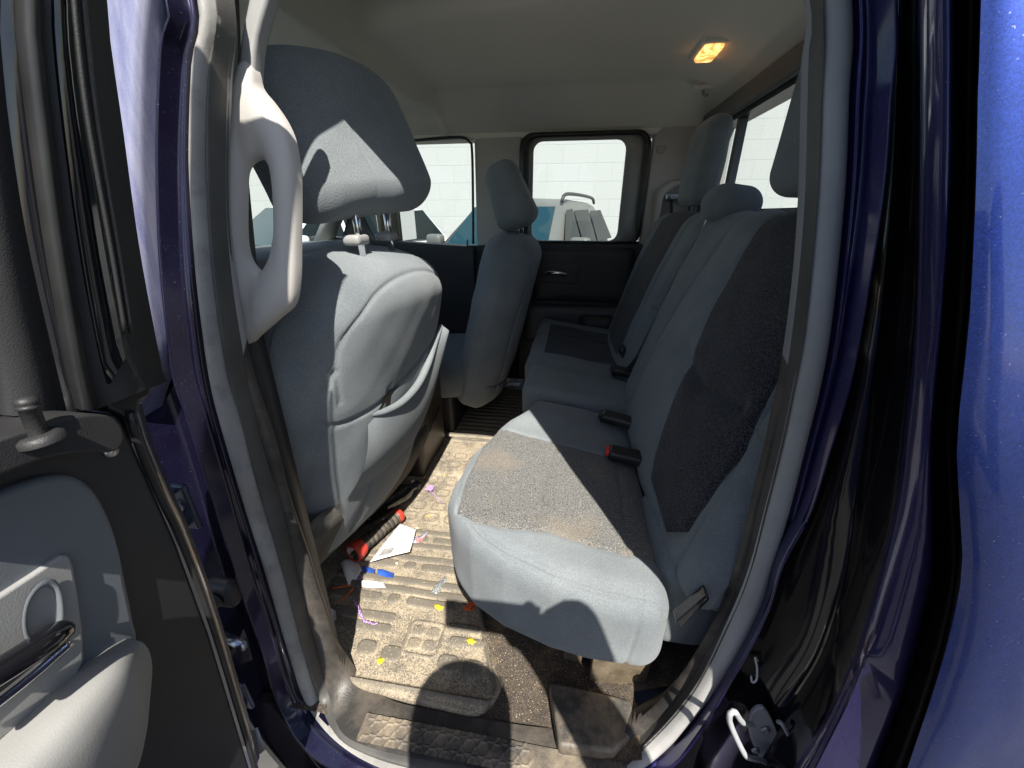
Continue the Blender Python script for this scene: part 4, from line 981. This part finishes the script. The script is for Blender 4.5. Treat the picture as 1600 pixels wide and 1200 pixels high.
for p in ((1196,1140),(1180,1172)): lathe('striker_screw', [(0,.006),(.002,.006),(.003,.003),(.0015,0)], sp(*p,-.063), (0,-1,0), M['steel'], SK, n=16)
tube('jamb_clip', spline([sp(1184,1032,-.06), sp(1180,1028,-.065), sp(1183,1044,-.068), sp(1182,1062,-.068), sp(1175,1066,-.066), sp(1174,1056,-.062)], 30), .0014, M['zinc'], T, n=8)

# ================================================================== FLOOR LINER AND LITTER
def rect_rib(X, Y, cx, cy, lx, ly, r, tilt=0):
    c, s = math.cos(tilt), math.sin(tilt); x = (X-cx)*c+(Y-cy)*s; y = -(X-cx)*s+(Y-cy)*c
    qx = np.abs(x)-(lx/2-r); qy = np.abs(y)-(ly/2-r)
    return np.hypot(np.maximum(qx, 0), np.maximum(qy, 0))+np.minimum(np.maximum(qx, qy), 0)-r
def bumpf(d, h, w_=.0016): return h/(1+np.exp(d/w_*1.6))
def matx(Y): return np.interp(Y, [-.02, .02, .25, .6, 1.6], [-.105, -.092, -.19, -.20, -.20])
def mat_h(X, Y):
    H = np.zeros_like(X)
    def add(d, h=.0055): 
        nonlocal H; H = np.maximum(H, bumpf(d, h))
    # wide ribs running fore and aft, broken by lozenges
    ys = [.13, .155, .178, .215, .248, .272, .31, .335]
    for i, yy in enumerate([.120,.147,.195,.222,.249,.297,.322,.368,.392,.418]):
        if i in (2, 5, 8):
            add(rect_rib(X, Y, -.50, yy, .14, .023, .010)); add(rect_rib(X, Y, -.395, yy, .028, .024, .009)); add(rect_rib(X, Y, -.30, yy, .12, .023, .010))
        elif i < 2: add(rect_rib(X, Y, -.45, yy, .16, .021, .009))
        else: add(rect_rib(X, Y, -.40, yy, .36, .0175, .007))
    # pads near the door
    for cx, cy, lx, ly in ((-.405,.075,.040,.030),(-.345,.070,.045,.030),(-.16,.065,.040,.034),(-.215,.070,.044,.032),(-.185,.118,.085,.018),(-.20,.148,.08,.018)):
        add(rect_rib(X, Y, cx, cy, lx, ly, .012))
    # emblem-like lobed pad
    d = np.abs(rect_rib(X, Y, -.285, .112, .080, .075, .014))-.0025; add(d, .0035)
    for cx, cy in ((-.303,.128),(-.268,.128),(-.303,.098),(-.268,.098)): add(rect_rib(X, Y, cx, cy, .028, .024, .011), .003)
    # toward the centre
    for j, yy in enumerate((.48,.53,.60,.66,.74,.80)):
        for i, xx in enumerate((-.47,-.40,-.33,-.27)):
            add(np.abs(rect_rib(X, Y, xx+.01*(j%2), yy, .045, .035, .012))-.003, .003)
    for yy in np.arange(.92, 1.55, .035): add(rect_rib(X, Y, -.40, yy, .40, .016, .007))
    return H
def matz(X, Y):
    z = .012+mat_h(X, Y)
    e = matx(Y); rim = np.exp(-((X-(e-.008))/.005)**2)*.012+np.exp(-((Y-.008+.0*(X+.35))/.005)**2)*.010
    z = z+rim+.05*np.clip((Y-.66)/.04, 0, 1)*np.clip((.96-Y)/.04, 0, 1)*.35+.0015*np.sin(X*37)*np.sin(Y*23)
    return z
n1, n2 = 340, 820
Yg = np.r_[np.linspace(-.012, .55, 560), np.linspace(.553, 1.50, 260)]
Vm = []; msk = []
xe = matx(Yg)
U = np.linspace(0, 1, n1)
X = -.70+(xe[None, :]+.70)*U[:, None]; Y = np.repeat(Yg[None, :], n1, 0)
corner = np.clip((.06-(xe[None, :]-X))/.06, 0, 1)**3*.035; cornl = np.clip((.05-(X+.475))/.06, 0, 1)
Y = Y+corner*np.clip((.10-Y)/.08, 0, 1)+.015*np.clip((X+.1)/-.35, 0, 1)*np.clip((.1-Y)/.09, 0, 1)
Z = matz(X, Y)
edge = (U[:, None] > .995)*1.; Z = Z*(1-edge)+(-.008)*edge
e2 = (np.arange(n2)[None, :] < 1)*1.; Z = Z*(1-e2)+(-.008)*e2
hh = mat_h(X, Y)
def mat_mat():
    m = mat('dusty_rubber_mat', (.045, .040, .034), .75, bump=.5, bscale=350, spec=.3)
    n = m.node_tree; L = n.links; p = n.nodes['Principled BSDF']; tc = n.nodes.new('ShaderNodeTexCoord')
    a = n.nodes.new('ShaderNodeAttribute'); a.attribute_name = 'mask'
    t = n.nodes.new('ShaderNodeTexNoise'); t.inputs['Scale'].default_value = 300; t.inputs['Detail'].default_value = 3; L.new(tc.outputs['Object'], t.inputs['Vector'])
    t2 = n.nodes.new('ShaderNodeTexNoise'); t2.inputs['Scale'].default_value = 14; t2.inputs['Detail'].default_value = 8; t2.inputs['Roughness'].default_value = .75; L.new(tc.outputs['Object'], t2.inputs['Vector'])
    # dirt lies in the grooves: low = sandy grains, raised = rubber with a film of dust
    def mth(op, a_, b_):
        q = n.nodes.new('ShaderNodeMath'); q.operation = op
        for i, v in enumerate((a_, b_)):
            if isinstance(v, (int, float)): q.inputs[i].default_value = v
            else: L.new(v, q.inputs[i])
        return q.outputs[0]
    grain = mth('ADD', mth('MULTIPLY', t.outputs['Fac'], 1.0), mth('MULTIPLY', t2.outputs['Fac'], 1.1))
    mr = n.nodes.new('ShaderNodeMapRange'); mr.inputs[1].default_value = .90; mr.inputs[2].default_value = 1.22; L.new(grain, mr.inputs[0])
    f = mth('MULTIPLY', mr.outputs[0], mth('SUBTRACT', 1., mth('MULTIPLY', a.outputs['Fac'], .90)))
    c = n.nodes.new('ShaderNodeMix'); c.data_type = 'RGBA'; c.inputs[6].default_value = (.145, .130, .106, 1); c.inputs[7].default_value = (.45, .372, .262, 1); L.new(f, c.inputs[0])
    far = n.nodes.new('ShaderNodeSeparateXYZ'); L.new(tc.outputs['Object'], far.inputs[0])
    L.new(c.outputs[2], p.inputs['Base Color'])
    return m
V = np.stack([X.ravel(), Y.ravel(), Z.ravel()], 1)
FM = mk('floor_mat', V, gridfaces(n1, n2), mat_mat(), None, attr={'mask': np.clip(hh.ravel()/.0045+(np.exp(-((X-(matx(Y)-.008))/.005)**2)+np.exp(-((Y-.008)/.006)**2)).ravel(), 0, 1)})
tag(FM, 'ribbed rubber floor liner covered in tan sand in front of the rear seat', 'floor mat')

def zm(x, y): return float(matz(np.array([[x]]), np.array([[y]]))[0, 0])
def onmat(px, dz=0):
    p = at(*px, Z=.016)
    for _ in range(4): p = at(*px, Z=zm(p[0], p[1])+dz)
    return p
# flashlight: lens end towards the camera
FLt = empty('flashlight', (0, 0, 0)); 
tag(FLt, 'black ribbed flashlight with red end rings lying under the driver seat', 'flashlight')
h0 = onmat((552, 864), .038); h1 = onmat((622, 806), .030)
ax = (h1-h0); Lg = np.linalg.norm(ax); ax /= Lg
FLt.location = h0; ORG[FLt.name] = h0.copy()
M['red'] = mat('red_plastic', (.55, .05, .03), .4); M['torch'] = mat('dusty_black_rubber', (.07, .06, .05), .6, wear=(.2,.17,.13), wscale=30, bump=.3)
prof = [(.03, .024)]; q = .035
while q < Lg-.012:
    prof += [(q, .0195), (q+.012, .0195), (q+.0125, .0178), (q+.0145, .0178), (q+.015, .0195)]; q += .0155
prof += [(Lg-.008, .0195)]
lathe('barrel', prof, h0, ax, M['torch'], FLt, n=32)
hd_ = lathe('head', [(-.002,.022),(-.004,.026),(.0,.029),(.012,.029),(.03,.024)], h0, ax, M['red'], FLt, n=36)
lathe('reflector', [(-.002,.0225),(.006,.017),(.014,.010),(.018,.0)], h0, ax, M['chrome'], hd_, n=36)
lathe('lens_rim', [(-.003,.0225),(-.0045,.024),(-.003,.0265)], h0, ax, M['red'], hd_, n=36)
lathe('tail_ring', [(Lg-.010,.0205),(Lg-.008,.022),(Lg+.006,.022),(Lg+.010,.018),(Lg+.011,0)], h0, ax, M['red'], FLt, n=32)
# paper tag with print and bar code
def sheet(name, corners, label, cat, m, group=None, dz=.003, sag=.004, th=.0006, n=14, parent=None):
    c = [onmat(p, dz) for p in corners]; V = []
    for i in range(n):
        for j in range(n):
            u, v = i/(n-1), j/(n-1)
            p = (c[0]*(1-u)+c[1]*u)*(1-v)+(c[3]*(1-u)+c[2]*u)*v; p = p.copy(); p[2] += sag*math.sin(u*5+v*3)*.6+sag*math.sin(math.pi*u)*math.sin(math.pi*v); V.append(p)
    o = mk(name, V, gridfaces(n, n), m); s = o.modifiers.new('s', 'SOLIDIFY'); s.thickness = th
    tag(o, label, cat, group); return o
M['paper'] = mat('white_paper', (.80, .78, .74), .7); M['ink'] = mat('black_ink', (.03, .03, .03), .6)
TG = sheet('price_tag', [(578,878),(625,817),(650,828),(640,862)], 'white paper hang tag with printed lines beside the flashlight', 'tag', M['paper'], dz=.022, sag=.003)
tc_ = [onmat(p, .022) for p in [(578,878),(625,817),(650,828),(640,862)]]
def tp(u, v, dz=.0035): 
    p = (tc_[0]*(1-u)+tc_[1]*u)*(1-v)+(tc_[3]*(1-u)+tc_[2]*u)*v; p = p.copy(); p[2] += .003*math.sin(u*5+v*3)*.6+.003*math.sin(math.pi*u)*math.sin(math.pi*v)+.0012; return p
vf = []
def strip(u0, v0, u1, v1): vf.append((np.array([tp(u0, v0), tp(u1, v0), tp(u1, v1), tp(u0, v1)]), [(0,1,2,3)]))
for k_ in range(6):
    vv = .18+.11*k_; u = .30
    while u < .85:
        l_ = random.uniform(.02, .07); strip(u, vv, min(.86, u+l_), vv+.022); u += l_+.015
u = .08
while u < .26:
    l_ = random.choice((.004, .008)); strip(u, .15, u+l_, .5); u += l_+.006
mk('printed_text', *merge(*vf), M['ink'], TG, smooth=False)
sheet('plastic_bag_scrap', [(530,880),(556,870),(566,893),(545,915)], 'crumpled white packaging scrap under the flashlight head', 'scrap', M['paper'], 'litter on the floor mat', dz=.006, sag=.01)
sheet('paper_scrap', [(563,907),(600,908),(603,919),(566,917)], 'white paper strip lying below the blue tape', 'scrap', M['paper'], 'litter on the floor mat')
sheet('tape_strip', [(566,884),(586,888),(585,896),(566,892)], 'short blue tape piece nearest the flashlight', 'tape', mat('blue_tape', (.03,.10,.45), .4), 'litter on the floor mat')
sheet('tape_strip', [(590,889),(616,894),(614,904),(590,897)], 'longer blue tape piece right of the short one', 'tape', bpy.data.materials['blue_tape'], 'litter on the floor mat')
sheet('clear_wrapper', [(672,926),(694,899),(700,905),(684,928)], 'clear plastic wrapper lying across the mat ribs', 'wrapper', M['plastic_clear'], 'litter on the floor mat')
sheet('coloured_label', [(634,851),(662,836),(671,829),(655,848)], 'multicoloured strip beside the paper tag', 'label', mat('colour_strip', (.1,.45,.75), .4, col2=(.8,.15,.05), nscale=90), 'litter on the floor mat')
sheet('pale_card', [(628,760),(638,757),(636,775),(625,776)], 'small pale blue card standing behind the flashlight', 'card', mat('card_blue', (.45,.5,.55), .6), 'litter on the floor mat', dz=.03)
M['yellow'] = mat('yellow_crumb', (.85,.66,.02), .7); M['orange'] = mat('orange_yarn', (.9,.16,.02), .8); M['purple'] = mat('lilac_yarn', (.55,.32,.75), .8); M['orange2'] = mat('orange_dot', (.95,.42,.05), .6)
def crumb(px, w_, h_, label, m=None, grp='yellow and orange crumbs on the floor mat'):
    c = onmat(px, .001); N_ = 16; V = [c+np.array([0,0,.004])]
    sx = w_/2100.; sy = h_/1500.
    for i in range(N_):
        a_ = 2*math.pi*i/N_; r_ = random.uniform(.5, 1.25); V.append(c+np.array([math.cos(a_)*sx*r_, math.sin(a_)*sy*r_, .002]))
    for i in range(N_): V.append(np.array([V[i+1][0], V[i+1][1], c[2]-.003]))
    F = [(0, i+1, (i+1) % N_+1) for i in range(N_)]+[(i+1, (i+1) % N_+1, N_+(i+1) % N_+1, N_+i+1) for i in range(N_)]
    tag(mk('crumb', V, F, m or M['yellow']), label, 'crumb', grp)
crumb((685,948), 26, 10, 'yellow flattened crumb in the middle of the mat ribs')
crumb((595,1032), 20, 9, 'yellow crumb near the door end of the mat, on the left')
crumb((736,1002), 22, 9, 'yellow crumb by the right edge of the mat')
crumb((670,806), 8, 7, 'round orange dot on the centre of the mat', M['orange2'])
crumb((663,745), 7, 6, 'orange dot left of a pair beyond the lilac yarn', M['orange2'])
crumb((694,742), 7, 6, 'orange dot right of a pair beyond the lilac yarn', M['orange2'])
crumb((620,880), 8, 5, 'pale crumb between the tape and the tag', mat('pale_crumb', (.75,.65,.42), .8))
crumb((652,825), 10, 6, 'pale yellow crumb above the coloured strip', bpy.data.materials['pale_crumb'])
def yarn(name, pts, r, m, label, grp, wig=.004, n=60, dz=.004):
    P = spline([onmat(p, dz) for p in pts], n); ph = random.random()*6
    for i in range(n): P[i] += np.array([math.sin(i*1.3+ph), math.cos(i*1.7+ph), .5+.5*math.sin(i*.9)])*wig*(.3 if i in (0, n-1) else 1)*.6
    tag(tube(name, P, r, m, n=6), label, 'yarn', grp)
def tangle(name, px, rad, m, label, r=.0008, n=420, tail=None):
    c = onmat(px, .004); P = []
    a1, a2, a3 = random.random()*6, random.random()*6, random.random()*6
    for i in range(n):
        t = i*.21; P.append(c+np.array([rad*math.sin(t*1.0+a1)*math.cos(t*.23), rad*.9*math.cos(t*1.31+a2), .004+.005*abs(math.sin(t*.7+a3))]))
    if tail: P += list(spline([P[-1]]+[onmat(q, .003) for q in tail], 30))
    tag(tube(name, P, r, m, n=6), label, 'yarn', 'loose yarn on the floor')
tangle('yarn_tangle', (672, 765), .012, M['purple'], 'tangled knot of lilac yarn on the mat with a loose tail', tail=[(684,778),(692,786)])
tangle('yarn_tangle', (627, 840), .010, M['purple'], 'lilac yarn knot tied at the top of the paper tag', tail=[(640,835),(660,845)])
tangle('yarn_tangle', (735, 950), .013, M['orange'], 'orange yarn tangle at the edge of the seat cushion shadow', .0011, 110)
yarn('yarn_strand', [(552,938),(560,950),(566,965),(574,973),(590,975)], .0012, M['purple'], 'lilac yarn strand trailing over the near mat ribs', 'loose yarn on the floor')
yarn('yarn_strand', [(520,919),(535,917),(548,914)], .0012, M['orange'], 'orange yarn strand in the shade, the upper one', 'loose yarn on the floor', .002)
yarn('yarn_strand', [(531,941),(542,930),(552,920)], .0012, M['orange'], 'orange yarn strand in the shade, the lower one', 'loose yarn on the floor', .002)
yarn('yarn_strand', [(533,885),(548,890),(560,897),(566,905),(545,902)], .001, M['purple'], 'lilac yarn loop under the flashlight head', 'loose yarn on the floor', .002)
sheet('receipt_scrap', [(513,953),(524,950),(526,968),(516,974)], 'small crumpled white scrap by the door sill trim', 'scrap', M['paper'], 'litter on the floor mat', sag=.006)
# dark bottles under the driver seat, and a clear water bottle on the far floor
bt = empty('drink_bottle', (0,0,0)); c_ = onmat((605,785), .032); bt.location = c_; ORG[bt.name] = c_
tag(bt, 'dark plastic bottle lying under the driver seat behind the flashlight', 'bottle')
lathe('bottle_body', [(-.09,0),(-.09,.026),(-.08,.031),(.03,.031),(.035,.029),(.04,.031),(.07,.028),(.095,.013),(.11,.013)], c_, (.5,.8,0), mat('dark_bottle', (.015,.015,.018), .15, coat=1), bt)
lathe('bottle_cap', [(.11,.0145),(.125,.0145),(.126,0)], c_, (.5,.8,0), M['rubber'], bt)
wb_ = empty('water_bottle', (0,0,0)); c_ = at(806, 600, Z=.06); wb_.location = c_; ORG[wb_.name] = c_
tag(wb_, 'clear ribbed water bottle lying on the far floor mat', 'bottle')
pf = [(-.10,0),(-.10,.024)]
for i in range(9): pf += [(-.09+.014*i,.031),(-.083+.014*i,.028)]
pf += [(.05,.030),(.08,.014),(.095,.014)]
lathe('bottle_body', pf, c_, (1,.12,0), M['plastic_clear'], wb_)
lathe('bottle_cap', [(.095,.0155),(.11,.0155),(.111,0)], c_, (1,.12,0), M['paper'], wb_)
def crumple(name, px, rad, m, label, cat, dz=.012, flat=.45, grp='litter under the driver seat edge'):
    c = onmat(px, dz); bm = bmesh.new(); bmesh.ops.create_icosphere(bm, subdivisions=3, radius=1); ph_ = random.random()*9
    V = []
    for v in bm.verts:
        x, y, z = v.co; k = 1+.35*math.sin(x*5+ph_)*math.cos(y*6+ph_*2)+.22*math.sin(z*9+x*7+ph_)
        V.append(c+np.array([x*k*rad, y*k*rad*.8, z*k*rad*flat]))
    F = [[v.index for v in f.verts] for f in bm.faces]; bm.free()
    tag(mk(name, V, F, m, smooth=False), label, cat, grp)
crumple('crumpled_bag', (612, 768), .030, M['black_gloss'], 'crumpled black plastic bag beyond the flashlight under the seat', 'bag')
crumple('crumpled_bag', (585, 800), .022, M['black_gloss'], 'crumpled black plastic bag nearest the flashlight barrel', 'bag')
crumple('foil_scrap', (596, 792), .008, mat('blue_foil', (.35,.45,.6), .3, metal=.7), 'small bluish foil scrap on the dark bags', 'scrap', .035)
crumple('foil_scrap', (634, 780), .007, bpy.data.materials['blue_foil'], 'small bluish foil scrap nearest the centre of the cab', 'scrap', .02)
for q, (px_, lab) in enumerate((((600, 812), 'small white paper bit behind the flashlight barrel'), ((578, 838), 'small white paper bit beside the flashlight head'), ((645, 752), 'small white paper bit nearest the cab centre'))):
    crumple('paper_bit', px_, .006, M['paper'], lab, 'scrap', .03, .5)
# grit scattered over mat and carpet
vf = []; V_ = []; F_ = []
for i in range(2600):
    x = random.uniform(-.56, .12); y = random.uniform(.0, .55) if random.random() < .6 else random.uniform(.0, .16)
    if x > matx(np.array([y]))[0]: z0 = float(floorz(np.array([x]), np.array([y]))[0])
    else: z0 = zm(x, y)
    s_ = random.uniform(.0005, .0014); a_ = random.random()*6; b = len(V_)
    for k_ in range(3): V_.append((x+s_*math.cos(a_+k_*2.1), y+s_*math.sin(a_+k_*2.1), z0))
    V_.append((x, y, z0+s_*1.2)); F_ += [(b,b+1,b+3),(b+1,b+2,b+3),(b+2,b,b+3)]
gt = mk('sand_grit', V_, F_, mat('sand_grains', (.62,.50,.32), .9), smooth=False); gt['kind'] = 'stuff'; gt['label'] = 'loose tan sand grains over the mat and carpet'; gt['category'] = 'sand'

# ================================================================== THE PHOTOGRAPHER (stands outside the door, casts the shadow)
def skinfig(name, verts, edges, radii, m, parent=None, sub=2):
    me = bpy.data.meshes.new(name); me.from_pydata(verts, edges, []); o = bpy.data.objects.new(name, me); link(o, parent); me.materials.append(m)
    bm = bmesh.new(); bm.from_mesh(me); sk = bm.verts.layers.skin.verify(); bm.verts.ensure_lookup_table()
    for v, r_ in zip(bm.verts, radii): v[sk].radius = (r_, r_)
    bm.verts[0][sk].use_root = True; bm.to_mesh(me); bm.free()
    o.modifiers.new('skin', 'SKIN').use_smooth_shade = True; s = o.modifiers.new('s', 'SUBSURF'); s.levels = s.render_levels = sub
    return o
hx, hy = .052, -.62
fv = [(hx,-.78,.16),(hx,-.78,.36),(hx,-.77,.52),(hx,-.74,.56),(hx,-.68,.65),(hx,-.61,.80),(hx,-.572,.925),   # pelvis..head 6
      (hx-.10,-.78,.14),(hx-.11,-.76,-.28),(hx-.11,-.80,-.66),(hx-.12,-.70,-.71),
      (hx+.10,-.78,.14),(hx+.11,-.76,-.28),(hx+.11,-.80,-.66),(hx+.12,-.70,-.71),
      (hx-.17,-.74,.56),(hx-.25,-.78,.28),(hx-.24,-.70,.05),(hx-.235,-.68,-.02),
      (hx+.17,-.74,.56),(hx+.36,-.62,.52),(.29,-.53,.80),(.205,-.475,.93),(.150,-.464,.985)]
fe = [(0,1),(1,2),(2,3),(3,4),(4,5),(5,6),(0,7),(7,8),(8,9),(9,10),(0,11),(11,12),(12,13),(13,14),(2,15),(15,16),(16,17),(17,18),(2,19),(19,20),(20,21),(21,22),(22,23)]
frd = [.14,.135,.15,.10,.075,.105,.118,.085,.058,.042,.04,.085,.058,.042,.04,.058,.044,.032,.03,.062,.058,.056,.050,.060]
PS = skinfig('person', fv, fe, frd, M['shirt'])
tag(PS, 'person standing outside the open door holding up a phone', 'person')
ph = prism('smartphone', [(-.032,-.432,.862),(.135,-.432,.862),(.135,-.420,.938),(-.032,-.420,.938)], (0,-.009,-.001), M['black_gloss'], bevel=.003)
tag(ph, 'black smartphone held level in one hand', 'phone')
for i in range(4):
    z = .925-.018*i; f_ = [(.150,-.455,z),(.135,-.436,z+.002),(.118,-.4285+.012,z+.003),(.105,-.412,z)]
    skinfig('finger', f_, [(0,1),(1,2),(2,3)], [.0095,.009,.008,.007], M['skin'], PS, 1)
skinfig('thumb', [(.15,-.47,.87),(.128,-.462,.90),(.11,-.45,.91)], [(0,1),(1,2)], [.011,.01,.008], M['skin'], PS, 1)
